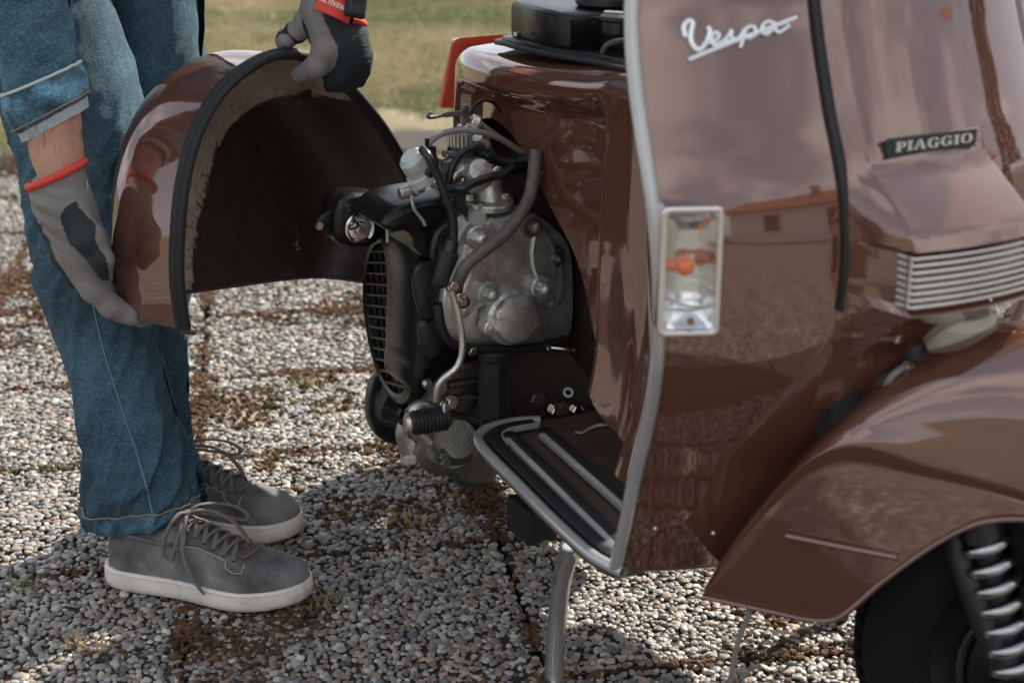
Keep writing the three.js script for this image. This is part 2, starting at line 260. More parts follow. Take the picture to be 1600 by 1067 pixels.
  // the three hundred stones that show largest stand on their own
  const score = (p) => { const d = V(p.x, 0, p.z).sub(camera.position), c = Math.cos(PITCH), s = Math.sin(PITCH), dep = -d.z * c - d.y * s, sx = 800 + FPX * d.x / dep, sy = 533.5 - FPX * (d.y * c - d.z * s) / dep; const seen = sx > 8 && sx < 1592 && sy < 1060 && !(sx > 555 && sy < 880) && !(sx > 1090 && sy < 985) && !(sx > 1320) && !(sx > 150 && sx < 490 && sy < 965) && !(sx > 845 && sx < 895); return seen ? p.a * p.b / dep / dep : 0; };
  list.forEach((p) => { p.s = score(p); }); list.sort((a, b) => b.s - a.s);
  const O = new THREE.Object3D(), place = (o, p) => { o.position.set(p.x, p.y, p.z); o.rotation.set(p.tilt, p.t, p.tilt * 0.6, 'YXZ'); o.scale.set(p.a, p.h, p.b); };
  const stoneTex = texture(256, (i, j, n) => 0.8 + 0.4 * (fbm(i / n * 10, j / n * 10, 1, 4, 10) - 0.5));
  const mats = tones.map((c) => [0.50, 0.68, 0.86].map((q) => std(c.map((v) => v * q), 0.5)));
  list.slice(0, 300).forEach((p) => { const ti = tones.indexOf(p.c), m = mesh('pebble', geos[p.k], mats[ti][p.m < 0.63 ? 0 : p.m < 0.84 ? 1 : 2], pave); m.name = numbered('pebble'); place(m, p); });
  for (let k = 0; k < 5; k++) {
    const L = list.slice(300).filter((p) => p.k === k), I = new THREE.InstancedMesh(geos[k], pebbleMat, L.length); I.name = numbered('small_pebbles');
    L.forEach((p, i) => { place(O, p); O.updateMatrix(); I.setMatrixAt(i, O.matrix); const dirty = mossy(p.x, p.z) > 0.66 ? 0.7 : 1; I.setColorAt(i, rgb(p.c[0] * p.m, p.c[1] * p.m * (dirty < 1 ? 0.86 : 1), p.c[2] * p.m * (dirty < 1 ? 0.7 : 1))); });
    I.castShadow = I.receiveShadow = true; tag(I, null, null, null, 'stuff'); pave.add(I);
  }
  // moss: rust-brown cushions in the joints and in patches between the stones
  const mg = new THREE.IcosahedronGeometry(1, 1), mp = mg.attributes.position; for (let i = 0; i < mp.count; i++) { const x = mp.getX(i), y = mp.getY(i), z = mp.getZ(i), q = 0.7 + 0.6 * vnoise(x * 2.5 + 3, y * 2.5, z * 2.5); mp.setXYZ(i, x * q, y * q, z * q); } mg.computeVertexNormals();
  const P = [];
  for (let n = 0; n < 420000 && P.length < 60000; n++) {
    const D = 1.3 + (FAR - 1.3) * Math.sqrt(rnd()) , x = (rnd() * 2 - 1) * (0.36 * D + 0.25), z = -D, jd = jointDist(x, z), m = mossy(x, z);
    const inJoint = jd < 0.009 + 0.02 * Math.max(0, m - 0.46) * 4, patch = m > 0.57;
    if (!(inJoint && rnd() < 0.1 + (m > 0.46 ? 0.9 : 0)) && !(patch && rnd() < (m - 0.56) * 1.6)) continue;
    P.push([x, z, m]);
  }
  const I = new THREE.InstancedMesh(mg, std([1, 1, 1], 1), P.length); I.name = 'moss';
  P.forEach(([x, z, m], i) => { const s = 0.0018 + 0.003 * rnd(); O.position.set(x, -0.003 + rnd() * 0.0045, z); O.rotation.set(rnd(), rnd() * 6, rnd()); O.scale.set(s * (0.8 + rnd()), s * (0.5 + 0.6 * rnd()), s * (0.8 + rnd())); O.updateMatrix(); I.setMatrixAt(i, O.matrix); const v = 0.55 + 0.9 * rnd(), gr = vnoise(x * 7, z * 7, 3) > 0.86; I.setColorAt(i, gr ? rgb(0.075 * v, 0.068 * v, 0.025 * v) : rgb(0.085 * v, 0.045 * v, 0.022 * v)); });
  I.castShadow = I.receiveShadow = true; scene.add(tag(I, 'rust brown moss growing in the joints and between the pebbles', 'moss', null, 'stuff'));
}
// grass: tufts of blades as stuff; a dry, thin strip first
function bladeTuft(n, h, spread, seed) {
  const r = mulberry(seed), pos = [], nor = [];
  for (let i = 0; i < n; i++) {
    const a = r() * 6.28, d = r() * spread, x = Math.cos(a) * d, z = Math.sin(a) * d, b = r() * 6.28, H = h * (0.5 + 0.7 * r()), lean = H * (0.2 + 0.8 * r()), w = 0.0016 + 0.0012 * r(), cx = Math.cos(b), cz = Math.sin(b);
    const p0 = V(x - cz * w, 0, z + cx * w), p1 = V(x + cz * w, 0, z - cx * w), m0 = V(x + cx * lean * 0.35 - cz * w * 0.8, H * 0.6, z + cz * lean * 0.35 + cx * w * 0.8), m1 = V(x + cx * lean * 0.35 + cz * w * 0.8, H * 0.6, z + cz * lean * 0.35 - cx * w * 0.8), t = V(x + cx * lean, H, z + cz * lean);
    for (const q of [p0, p1, m0, p1, m1, m0, m0, m1, t]) { pos.push(q.x, q.y, q.z); const nn = V(cx * -0.3, 1, cz * -0.3).normalize(); nor.push(nn.x, nn.y, nn.z); }
  }
  const g = new THREE.BufferGeometry(); g.setAttribute('position', new THREE.Float32BufferAttribute(pos, 3)); g.computeVertexNormals(); return g;
}
{
  const O = new THREE.Object3D(), L = [];
  for (let n = 0; n < 85000; n++) {
    const D = 4.7 + 7.7 * Math.pow(rnd(), 1.5), x = (rnd() * 2 - 1) * (0.37 * D + 0.6), den = fbm(x * 1.7, D * 1.7, 3, 4);
    if (D < 5.9 && rnd() > clamp((den - 0.44) * 5 + (D - 5.2) * 1.1)) continue;
    L.push([x, D, den]);
  }
  const I = new THREE.InstancedMesh(bladeTuft(11, 0.02, 0.06, 5), phy([1, 1, 1], 0.75, 0, { transmission: 0.3 }), L.length); I.name = 'grass';
  L.forEach(([x, D, den], i) => { const s = 0.5 + 0.9 * rnd(); O.position.set(x, D < 5.05 ? -0.012 : -0.034, -D); O.rotation.set(0, rnd() * 6.28, 0); O.scale.set(s, s * (0.7 + 0.6 * rnd()), s); O.updateMatrix(); I.setMatrixAt(i, O.matrix); const dry = clamp((fbm(x * 1.3 + 9, D * 1.3, 6, 4) - 0.36) * 3.2 + (rnd() - 0.5) * 0.35 + (D < 5.7 ? 0.4 : 0)), v = 0.9 + 0.35 * rnd(); I.setColorAt(i, rgb(lerp(0.185, 0.40, dry) * v, lerp(0.20, 0.34, dry) * v, lerp(0.075, 0.19, dry) * v)); });
  I.castShadow = I.receiveShadow = true; scene.add(tag(I, 'patchy olive and straw coloured grass behind the paving', 'grass', null, 'stuff'));
}
// little grass sprigs rooted in the joints
{
  const green = std([0.17, 0.18, 0.07], 0.8), straw = std([0.36, 0.26, 0.13], 0.8);
  const spots = [[505, 940, 1.0, green, 'green grass sprig in the joint at the toe of the near shoe'], [640, 815, 0.8, straw, 'dry straw coloured sprig in the joint below the kick pedal'], [45, 915, 0.8, green, 'small green sprig between pebbles at the left edge'], [120, 1010, 0.8, straw, 'dry sprig in the joint at the lower left corner'], [480, 600, 0.7, straw, 'dry sprig on the mossy joint crossing behind the shoes'], [880, 1052, 0.7, straw, 'dry sprig in the joint at the foot of the chrome stand']];
  spots.forEach(([px, py, s, m, label], i) => { const o = mesh('grass_sprig', bladeTuft(26, 0.028 * s, 0.03, 20 + i).scale(1.3, 0.8, 1), m, scene); o.name = numbered('grass_sprig'); o.position.copy(onGround(px, py)).setY(-0.004); tag(o, label, 'grass sprig'); });
}
// a conifer by the house
{
  const t = new THREE.Group(); t.name = 'conifer_tree'; t.position.set(8.3, 0, -3.6); scene.add(tag(t, 'slim dark green conifer beyond the lawn at the end of the house', 'tree'));
  mesh('trunk', cyl(V(0, 0, 0), V(0, 4.6, 0), 0.12, 0.03, 12), std([0.10, 0.07, 0.05], 0.9), t);
  const r = mulberry(77), pos = []; for (let i = 0; i < 5200; i++) { const h = 0.35 + 4.5 * Math.pow(r(), 0.9), R = 0.85 * (1 - h / 5.1) * (0.55 + 0.45 * Math.sqrt(r())) * (0.85 + 0.3 * vnoise(h * 3, i % 7, 2)), a = r() * 6.283, x = Math.cos(a) * R, z = Math.sin(a) * R, s = 0.05 + 0.06 * r(); for (let k = 0; k < 3; k++) pos.push(x + (r() - 0.5) * s * 2, h + (r() - 0.5) * s * 2, z + (r() - 0.5) * s * 2); }
  const g = new THREE.BufferGeometry(); g.setAttribute('position', new THREE.Float32BufferAttribute(pos, 3)); g.computeVertexNormals(); mesh('crown', g, std([0.05, 0.075, 0.03], 0.9), t);
  t.children.forEach((c) => { c.name = numbered(c.name); });
}
// the house across the lawn that the paintwork mirrors: white walls, red roof, chimney, a conifer beside it
{
  const h = new THREE.Group(); h.name = 'house'; scene.add(tag(h, 'white single storey house with a red tiled roof and chimney behind the photographer', 'house'));
  h.position.set(9.5, 0, 4.2); h.rotation.y = Math.atan2(0.9, 0.43) + Math.PI;
  const wall = std([0.84, 0.81, 0.75], 0.85), roofM = std([0.27, 0.115, 0.072], 0.8), wood = std([0.75, 0.74, 0.71], 0.5), pane = phy([0.02, 0.025, 0.03], 0.05);
  mesh('wall', new THREE.BoxGeometry(16, 2.6, 6).translate(0, 1.3, -3), wall, h);
  const rf = mesh('roof', (() => { const s = new THREE.Shape([new THREE.Vector2(-0.6, 2.55), new THREE.Vector2(6.6, 2.55), new THREE.Vector2(3, 4.6)]); return new THREE.ExtrudeGeometry(s, { depth: 17, bevelEnabled: false }).rotateY(Math.PI / 2).translate(-8.5, 0.05, 0); })(), roofM, h);
  mesh('chimney', new THREE.BoxGeometry(0.6, 1.6, 0.6).translate(2.6, 4.6, -2.4), std([0.32, 0.13, 0.08], 0.9), rf);
  for (const x of [-5.5, -2, 1.2, 5]) { const w = mesh('window', [new THREE.BoxGeometry(0.1, 1.4, 0.1).translate(x - 0.55, 1.5, 0.04), new THREE.BoxGeometry(0.1, 1.4, 0.1).translate(x + 0.55, 1.5, 0.04), new THREE.BoxGeometry(1.2, 0.1, 0.1).translate(x, 2.2, 0.042), new THREE.BoxGeometry(1.3, 0.1, 0.16).translate(x, 0.8, 0.043)], wood, h); mesh('pane', new THREE.BoxGeometry(1.0, 1.3, 0.04).translate(x, 1.5, 0.01), pane, w); }
  h.children.forEach((c) => { if (c.name !== 'wall' && c.name !== 'roof') c.name = numbered('house_' + c.name); });
}
// ------------------------------------------------------------------ scooter
const font = await new FontLoader().loadAsync('fonts/droid/droid_serif_bold.typeface.json');
const sansBold = await new FontLoader().loadAsync('fonts/droid/droid_sans_bold.typeface.json');
const S = frame(V(0.318, 0, -1.69), -THREE.MathUtils.degToRad(62));
const scooter = new THREE.Group(); scooter.name = 'scooter'; scooter.position.copy(S.pos); scooter.rotation.y = S.turn; scene.add(scooter);
tag(scooter, 'brown metallic vintage motor scooter on its stand with the engine bay open', 'scooter');
const AX = V(1, 0, 0), AY = V(0, 1, 0), AZ = V(0, 0, 1);
// leg shield: edge line, then a bulged sheet across
const edgeTab = [[962, 886, .225], [978, 815, .232], [992, 745, .238], [1008, 680, .246], [1022, 605, .254], [1030, 520, .26], [1030, 430, .265], [1022, 335, .268], [1011, 260, .268], [1001, 195, .266], [993, 130, .264], [988, 60, .26], [988, 0, .255], [993, -60, .245]].map(([x, y, r]) => S.z(x, y, r));
{ const l = edgeTab[edgeTab.length - 1]; edgeTab.push(V(l.x - 0.010, l.y + 0.025, 0.215), V(l.x - 0.018, l.y + 0.042, 0.16), V(l.x - 0.022, l.y + 0.05, 0.085)); }
const edgeCurve = curve(edgeTab);
const LSC = 0.062;
const edgeAt = table(edgeTab.filter((p, i) => !i || p.y > edgeTab[i - 1].y).map((p) => [p.y, p.x, p.z]));
const LS = (r, h) => { const [s, w] = edgeAt(h); return s + LSC * (1 - Math.pow(Math.min(1, Math.abs(r) / w), 2.2)); };
const shieldRow = (t) => edgeCurve.getPoint(t);
const legShield = mesh('leg_shield', [
  grid(48, 64, (u, v) => { const e = shieldRow(v), q = u * 2 - 1; return V(e.x + LSC * (1 - Math.pow(Math.abs(q), 2.2)), e.y, e.z * q); }, true),
  grid(30, 40, (u, v) => { const e = shieldRow(v), q = u * 2 - 1; return V(e.x - 0.004 + LSC * (1 - Math.pow(Math.abs(q), 2.2)), e.y, e.z * q); }),
  grid(48, 6, (u, v) => { const e = shieldRow(0), q = u * 2 - 1, a = v * Math.PI / 2; return V(e.x + LSC * (1 - Math.pow(Math.abs(q), 2.2)) - 0.03 * (1 - Math.cos(a)), e.y - 0.014 * Math.sin(a), e.z * q); })], M.paint, scooter);
for (const sg of [1, -1]) {
  // rolled aluminium edging: an oval bead that wraps the edge
  const pts = edgeCurve.getPoints(70).map((p) => V(p.x, p.y, p.z * sg));
  const g = new THREE.TubeGeometry(curve(pts), 140, 1, 12, false), ps = g.attributes.position, c = curve(pts);
  for (let i = 0; i < ps.count; i++) { const k = Math.floor(i / 13), b = c.getPointAt(k / 140), d = V(ps.getX(i), ps.getY(i), ps.getZ(i)).sub(b); ps.setXYZ(i, b.x + d.x * 0.0085, b.y + d.y * 0.0075, b.z + d.z * 0.0075); }
  g.computeVertexNormals();
  mesh('edge_trim', g, M.strip, legShield);
}
for (const [px, py, r] of [[1000, 808, .2], [1085, 812, .135], [1170, 800, .08]]) { const p = S.z(px, py, r); p.x = LS(p.z, p.y); mesh('rivet', lathe([[0, 0.003], [0.002, 0.0028], [0.0034, 0.001], [0.0036, -0.002]], AX, p, 14), M.zinc, legShield); }
// centre cover with the horn grille
const cov = table([[0.480, 0.055, 0.004], [0.545, 0.060, 0.012], [0.596, 0.063, 0.030], [0.613, 0.063, 0.075], [0.640, 0.063, 0.073], [0.668, 0.063, 0.078], [0.684, 0.062, 0.074], [0.715, 0.061, 0.044], [0.742, 0.060, 0.018], [0.765, 0.0595, 0.0165], [0.85, 0.059, 0.016], [0.93, 0.057, 0.014], [0.955, 0.056, 0.004]].map((r) => r));
const covLin = (h) => { const T = [[0.480, 0.058, 0.004], [0.552, 0.062, 0.016], [0.604, 0.064, 0.062], [0.614, 0.064, 0.080], [0.622, 0.061, 0.066], [0.674, 0.061, 0.066], [0.680, 0.064, 0.080], [0.690, 0.064, 0.076], [0.744, 0.0605, 0.019], [0.752, 0.060, 0.0165], [0.85, 0.059, 0.015], [0.94, 0.057, 0.013], [0.955, 0.056, 0.003]]; let i = 0; while (i < T.length - 2 && h > T[i + 1][0]) i++; const t = clamp((h - T[i][0]) / (T[i + 1][0] - T[i][0])); return [lerp(T[i][1], T[i + 1][1], t), lerp(T[i][2], T[i + 1][2], t)]; };
const covPoint = (u, h) => { // u 0..1 from the right seam over the front to the left seam
  const [rf, out] = covLin(h), q = u * 2 - 1, a = Math.abs(q), sg = -Math.sign(q) || 1, s0 = LS(0.03, h), rb = 0.083;
  const c0 = -0.018, base = LS(c0 + sg * (rb - c0), h) - 0.001, bulge = 0.008;
  if (a > 0.72) { const t = (a - 0.72) / 0.28, p0 = s0 + out, r = lerp(rf, rb, t) - c0; return V(lerp(p0, base, t), h, c0 + sg * r); }
  if (a > 0.64) { const t = (a - 0.64) / 0.08; return V(s0 + out + bulge * (1 - Math.pow(1, 2)) + 0.0035 * Math.sin((1 - t) * Math.PI / 2), h, c0 + sg * (rf - c0 - 0.0035 * (1 - Math.sin(t * Math.PI / 2)))); }
  const t = a / 0.64, edge = 0.0035; return V(s0 + out + edge + bulge * (1 - t * t), h, c0 + sg * t * (rf - c0 - 0.0035));
};
const hRows = []; for (const [a, b, n] of [[0.480, 0.552, 6], [0.552, 0.604, 4], [0.604, 0.614, 3], [0.614, 0.622, 2], [0.622, 0.674, 4], [0.674, 0.680, 2], [0.680, 0.690, 3], [0.690, 0.744, 6], [0.744, 0.752, 3], [0.752, 0.94, 10], [0.94, 0.955, 3]]) for (let i = 0; i < n; i++) hRows.push(lerp(a, b, i / n)); hRows.push(0.955);
const hornCover = mesh('horn_cover', toCreasedNormals(grid(60, hRows.length - 1, (u, v) => covPoint(u, hRows[Math.round(v * (hRows.length - 1))])), 0.45), M.paint, scooter);
{ // dark seam strip: partly painted-in shade of the crease between cover and shield
  for (const sg of [1]) mesh('seam_shade_strip', tube(Array.from({ length: 14 }, (_, i) => { const h = lerp(0.60, 0.94, i / 13), z = sg > 0 ? 0.079 : -0.115; return V(LS(z, h) + 0.002, h, z); }), 0.006, 40, 8), M.rubber, hornCover);
  const hb = [0.6235, 0.6305, 0.6375, 0.6445, 0.6515, 0.6585, 0.6655, 0.6725];
  for (const h of hb) { const P = []; for (let i = -10; i <= 10; i++) { const q = i / 10, s0 = LS(0.03, h) + 0.078 + 0.0085 * (1 - q * q); P.push(V(s0, h, -0.018 - q * 0.0805)); } P.unshift(V(P[0].x - 0.018, h, 0.0655)); P.push(V(P[P.length - 1].x - 0.018, h, -0.1015)); mesh('grille_bar', tube(curve(P, false, 0.2), 0.00255, 60, 8), M.alu, hornCover); }
  mesh('grille_frame', [0.064, -0.100].map((r) => rbox(0.016, 0.054, 0.004, V(LS(0.03, 0.648) + 0.068, 0.648, r), 0.0015)), M.alu, hornCover);
  // name plate
  const hA = 0.7655, c = covPoint(0.5, hA), A = V(c.x + 0.0005, hA, -0.018);
  const plate = mesh('name_plate', rbox(0.006, 0.0165, 0.118, A, 0.002), std([0.02, 0.035, 0.035], 0.35), scooter);
  mesh('plate_frame', [rbox(0.0035, 0.0015, 0.119, A.clone().add(V(0.0028, 0.0085, 0)), 0.0006), rbox(0.0035, 0.0015, 0.119, A.clone().add(V(0.0028, -0.0085, 0)), 0.0006)], M.castDark, plate);
  const tg = new TextGeometry('PIAGGIO', { font, size: 0.0098, depth: 0.0016, curveSegments: 4 }); tg.computeBoundingBox(); const bb = tg.boundingBox; tg.translate(-(bb.min.x + bb.max.x) / 2, -(bb.min.y + bb.max.y) / 2, 0); tg.scale(1.22 * 0.098 / (bb.max.x - bb.min.x) * 0.85, 1, 1); tg.rotateY(Math.PI / 2).translate(A.x + 0.0031, A.y, A.z);
  mesh('lettering', tg, std([0.80, 0.80, 0.78], 0.3, 0.6), plate);
}
// script badge on the shield: bent rod letters over a bar
const onShield = (px, py, off = 0.003) => { let a = 0.02, b = 0.262; for (let i = 0; i < 40; i++) { const r = (a + b) / 2, p = S.z(px, py, r); if (p.x > LS(r, p.y)) b = r; else a = r; } const r = (a + b) / 2, p = S.z(px, py, r); return V(LS(r, p.y) + off, p.y, r); };
{
  const B = onShield;
  const st = [
    [[1068, 55], [1066, 42], [1073, 32], [1080, 36], [1078, 48], [1077, 62], [1083, 74], [1092, 76], [1102, 64], [1107, 50], [1105, 44]],
    [[1107, 66], [1115, 63], [1121, 55], [1116, 50], [1110, 56], [1110, 66], [1117, 70], [1127, 64]],
    [[1127, 64], [1135, 56], [1141, 46], [1140, 56], [1144, 62], [1138, 67], [1131, 65], [1144, 63], [1154, 57]],
    [[1154, 57], [1161, 45], [1160, 56], [1155, 72]], [[1159, 53], [1166, 42], [1176, 42], [1177, 52], [1168, 59], [1161, 57]],
    [[1176, 55], [1184, 48]],
    [[1207, 36], [1198, 33], [1190, 38], [1188, 48], [1195, 53], [1204, 46], [1210, 35], [1209, 45], [1215, 50], [1230, 40]],
  ];
  const bar = [[1076, 92], [1110, 78], [1150, 62], [1195, 45], [1241, 27]].map((q) => B(...q));
  const barG = new THREE.TubeGeometry(curve(bar), 40, 0.0026, 8);
  mesh('script_badge', [...st.map((l, i) => wire(l.map((q) => B(...q)), i ? 0.00225 : 0.0031, l.length * 6, 8)), barG, ...[0, 4].map((i) => new THREE.SphereGeometry(0.0026, 8, 6).translate(bar[i].x, bar[i].y, bar[i].z))], phy([0.86, 0.9, 0.92], 0.18, 0.55), scooter);
}
// turn signals (right one in view; its twin on the other edge)
function signal(sg) {
  const A = onShield(1009, 408, 0.012), Bp = onShield(1110, 408, 0.012);
  const xd = V(Bp.x - A.x, 0, Bp.z - A.z).normalize(), n = xd.clone().cross(AY).normalize();       // xd runs to the viewer's right, n to the front
  const w0 = V(Bp.x - A.x, 0, Bp.z - A.z).length(), w = w0 * 1.22, h = 0.128, c = V((A.x + Bp.x) / 2, (A.y + Bp.y) / 2, (A.z + Bp.z) / 2).addScaledVector(xd, -0.11 * w0);
  const m = new THREE.Matrix4().makeBasis(xd, AY, n).setPosition(c); if (sg < 0) m.premultiply(new THREE.Matrix4().makeScale(1, 1, -1));
  const at = (g) => { g = g.applyMatrix4(m); if (sg < 0) { const ix = g.index; if (ix) { const a = ix.array; for (let i = 0; i < a.length; i += 3) { const t = a[i]; a[i] = a[i + 1]; a[i + 1] = t; } } g.computeVertexNormals(); } return g; };
  const rr = (W, H, r) => { const s = new THREE.Shape(); s.moveTo(-W / 2 + r, -H / 2); s.lineTo(W / 2 - r, -H / 2); s.quadraticCurveTo(W / 2, -H / 2, W / 2, -H / 2 + r); s.lineTo(W / 2, H / 2 - r); s.quadraticCurveTo(W / 2, H / 2, W / 2 - r, H / 2); s.lineTo(-W / 2 + r, H / 2); s.quadraticCurveTo(-W / 2, H / 2, -W / 2, H / 2 - r); s.lineTo(-W / 2, -H / 2 + r); s.quadraticCurveTo(-W / 2, -H / 2, -W / 2 + r, -H / 2); return s; };
  const ring = rr(w, h, 0.007); ring.holes.push(rr(w - 0.005, h - 0.006, 0.005));
  const o = mesh('turn_signal', at(new THREE.ExtrudeGeometry(ring, { depth: 0.026, bevelEnabled: true, bevelSize: 0.002, bevelThickness: 0.003, bevelSegments: 3 }).translate(0, 0, -0.012)), M.chrome, scooter);
  mesh('reflector', at(grid(20, 24, (u, v) => V((u - 0.5) * (w - 0.008), (v - 0.5) * (h - 0.008), 0.012 - 0.021 * (1 - Math.pow(Math.abs(2 * u - 1), 3)) * (1 - Math.pow(Math.abs(2 * v - 1), 4)) + 0.0012 * Math.sin(v * 60)))), phy([0.8, 0.8, 0.8], 0.16, 1), o);
  mesh('bulb', at(merge([new THREE.SphereGeometry(0.0105, 18, 14).translate(-0.004, 0.004, 0.004), cyl(V(-0.02, 0.004, -0.002), V(-0.008, 0.004, 0.002), 0.007, 0.007, 14)])), M.amber, o);
  mesh('bulb_clip', at(wire([V(-0.018, -0.03, 0.004), V(0, -0.037, 0.006), V(0.018, -0.039, 0.004)], 0.0016, 14, 6)), M.zinc, o);
  mesh('lens', at(new THREE.ExtrudeGeometry(rr(w - 0.007, h - 0.008, 0.006), { depth: 0.003, bevelEnabled: true, bevelSize: 0.001, bevelThickness: 0.0015, bevelSegments: 2 }).translate(0, 0, 0.0105)), M.glass, o);
  for (const yy of [0.048, -0.05]) mesh('screw', at(lathe([[0, 0.0015], [0.0032, 0.001], [0.004, -0.002]], AZ, V(0.002, yy, 0.0165), 12)), yy > 0 ? M.castDark : std([0.35, 0.14, 0.05], 0.4, 0.6), o);
  return o;
}
signal(1); signal(-1);
// floor: ribbed pan, edging, rubber strips
const FH = (s) => 0.252 - s * 0.05;
{
  const outl = [[0.03, 0.222], [0.008, 0.228], [-0.046, 0.234], [-0.14, 0.232], [-0.24, 0.226], [-0.33, 0.221], [-0.372, 0.214], [-0.394, 0.196], [-0.402, 0.17], [-0.402, 0.14], [-0.392, 0.108]];
  outl[0] = [0.002, 0.221]; outl[1] = [-0.012, 0.228]; const full = [...outl, ...outl.slice().reverse().map(([a, b]) => [a, -b])];
  const sh = new THREE.Shape(full.map(([a, b]) => new THREE.Vector2(a, b)));
  const g = new THREE.ExtrudeGeometry(sh, { depth: 0.004, bevelEnabled: true, bevelSize: 0.004, bevelThickness: 0.003, bevelSegments: 3 }).rotateX(Math.PI / 2), p = g.attributes.position;   // (x, y, z) -> (x, -z, y)
  for (let i = 0; i < p.count; i++) p.setXYZ(i, p.getX(i), p.getY(i) + FH(p.getX(i)) - 0.004, p.getZ(i));
  g.computeVertexNormals();
  const worn = texture(512, (i, j, n) => { const a = fbm(i / n * 6, j / n * 6, 1, 5, 6), sp = vnoise(i / n * 70, j / n * 70, 2, 70), c = vnoise(i / n * 26, j / n * 26, 9, 26); const k = sp > 0.86 ? 0.55 : 0; const s = 0.55 + 0.6 * a; return [lerp(0.085 * s, 0.24, k * c), lerp(0.046 * s, 0.18, k * c), lerp(0.036 * s, 0.15, k * c)]; }, true);
  const floor = mesh('floor_board', toCreasedNormals(g, 0.5), phy([1, 1, 1], 0.5, 0.1, { map: rep(worn, 3), clearcoat: 0.3, clearcoatRoughness: 0.4 }), scooter);
  const onF = (s, r, y = 0) => V(s, FH(s) + y, r);
  for (const sg of [1, -1]) {
    const e = outl.map(([a, b]) => onF(a, b * sg, 0.002)); e[0].x = 0.012;
    mesh('floor_edging', [tube(e, 0.0075, 90, 10)], M.strip, floor);
    const inn = [[-0.012, 0.212], [-0.06, 0.216], [-0.14, 0.214], [-0.24, 0.208], [-0.325, 0.203], [-0.36, 0.196], [-0.377, 0.18], [-0.382, 0.16], [-0.38, 0.125]].map(([a, b]) => onF(a, b * sg, 0.004));
    const rib = (pts, w, h, mat, name) => { const c = curve(pts), n = 80; return mesh(name, toCreasedNormals(grid(6, n, (u, v) => { const p = c.getPointAt(v), t = c.getTangentAt(v), side = V(-t.z, 0, t.x).normalize(), q = [[-1, 0], [-1, 0.75], [-0.7, 1], [0, 1.08], [0.7, 1], [1, 0.75], [1, 0]][Math.round(u * 6)]; return p.clone().addScaledVector(side, q[0] * w / 2).add(V(0, q[1] * h, 0)); }), 0.6), mat, floor); };
    rib(inn, 0.0185, 0.007, M.rubber, 'edge_rubber');
    const innr = inn.slice(4).map((p, i) => V(p.x + [0, 0.002, 0.008, 0.012, 0.012][i], p.y, p.z - sg * [0.012, 0.012, 0.010, 0.006, 0.002][i])); rib(innr, 0.0045, 0.0075, M.strip, 'edge_bead');
    for (const [a, b] of [[[-0.346, 0.178], [-0.02, 0.199]], [[-0.339, 0.128], [-0.02, 0.142]]]) {
      const P = [0, 0.33, 0.66, 1].map((t) => onF(lerp(a[0], b[0], t), lerp(a[1], b[1], t) * sg, 0.0042));
      const st = rib(P, 0.021, 0.0085, M.strip, 'floor_strip');
      const R = P.map((p) => V(p.x, p.y + 0.0062, p.z - sg * 0.003)); const rb = rib(R, 0.0145, 0.0045, M.rubber, 'strip_rubber'); st.add(rb);
      const e0 = P[0]; st.add(mesh('end_cap', lathe([[0, 0.0125], [0.006, 0.0122], [0.0095, 0.010], [0.0105, 0]], AY, V(e0.x - 0.002, e0.y, e0.z), 20), M.rubberGloss));
    }
  }
}
// body frame: hollow pressed shell, its right side cut away over the engine
const cutPix = [[690, 300], [712, 225], [745, 186], [790, 205], [822, 262], [848, 325], [875, 392], [890, 452], [900, 520], [916, 590], [942, 645], [985, 690]].map(([x, y]) => S.z(x, y, 0.105));
const bottomR = (() => { const rows = cutPix.map((p) => [p.x, p.y]).sort((a, b) => a[0] - b[0]); const T = table(rows); return (s) => s < rows[0][0] ? rows[0][1] : s > rows[rows.length - 1][0] ? 0.29 : T(s)[0]; })();
const bodyTab = table([[-0.80, 0.044, 0.60, 0.46], [-0.765, 0.055, 0.690, 0.44], [-0.735, 0.066, 0.730, 0.43], [-0.69, 0.088, 0.750, 0.43], [-0.62, 0.112, 0.759, 0.42], [-0.52, 0.124, 0.765, 0.42], [-0.42, 0.117, 0.769, 0.40], [-0.32, 0.10, 0.776, 0.34], [-0.24, 0.086, 0.782, 0.28], [-0.205, 0.082, 0.765, 0.275], [-0.185, 0.081, 0.70, 0.272], [-0.165, 0.085, 0.56, 0.27], [-0.13, 0.094, 0.43, 0.268], [-0.07, 0.098, 0.352, 0.262], [0.0, 0.10, 0.335, 0.255], [0.05, 0.10, 0.36, 0.25]]);
const bodyPoint = (s, u) => {
  const [W, H, BL] = bodyTab(s), q = u * 2 - 1, sg = q < 0 ? 1 : -1, a = Math.abs(q), B = sg > 0 ? Math.min(bottomR(s), H - 0.06) : BL, rc = Math.min(0.03, W * 0.6);
  const flare = 0.10;    // the skirt widens toward the floor
  const wide = (h) => W + (h < 0.45 && s > -0.34 ? Math.pow((0.45 - h) / 0.2, 2) * flare * 0.5 : 0) + 0.012 * Math.sin(clamp((H - h) / 0.3) * Math.PI * 0.5);
  if (a < 0.36) { const t = a / 0.36; return V(s, H + 0.003 * (1 - t * t), sg * t * (W - rc)); }
  if (a < 0.56) { const t = (a - 0.36) / 0.2 * Math.PI / 2; return V(s, H - rc + rc * Math.cos(t), sg * (W - rc + rc * Math.sin(t))); }
  const t = (a - 0.56) / 0.44, h = lerp(H - rc, B, t), rec = sg > 0 ? 0.030 * sm(clamp((s + 0.665) / 0.035)) * sm(clamp((-0.255 - s) / 0.035)) * sm(clamp((H - 0.04 - h) / 0.03)) : 0; return V(s, h, sg * (wide(h) - (wide(H - rc) - W) * (1 - t) - rec));
};
const ss = []; { for (let i = 0; i <= 110; i++) ss.push(lerp(-0.80, 0.05, i / 110)); }
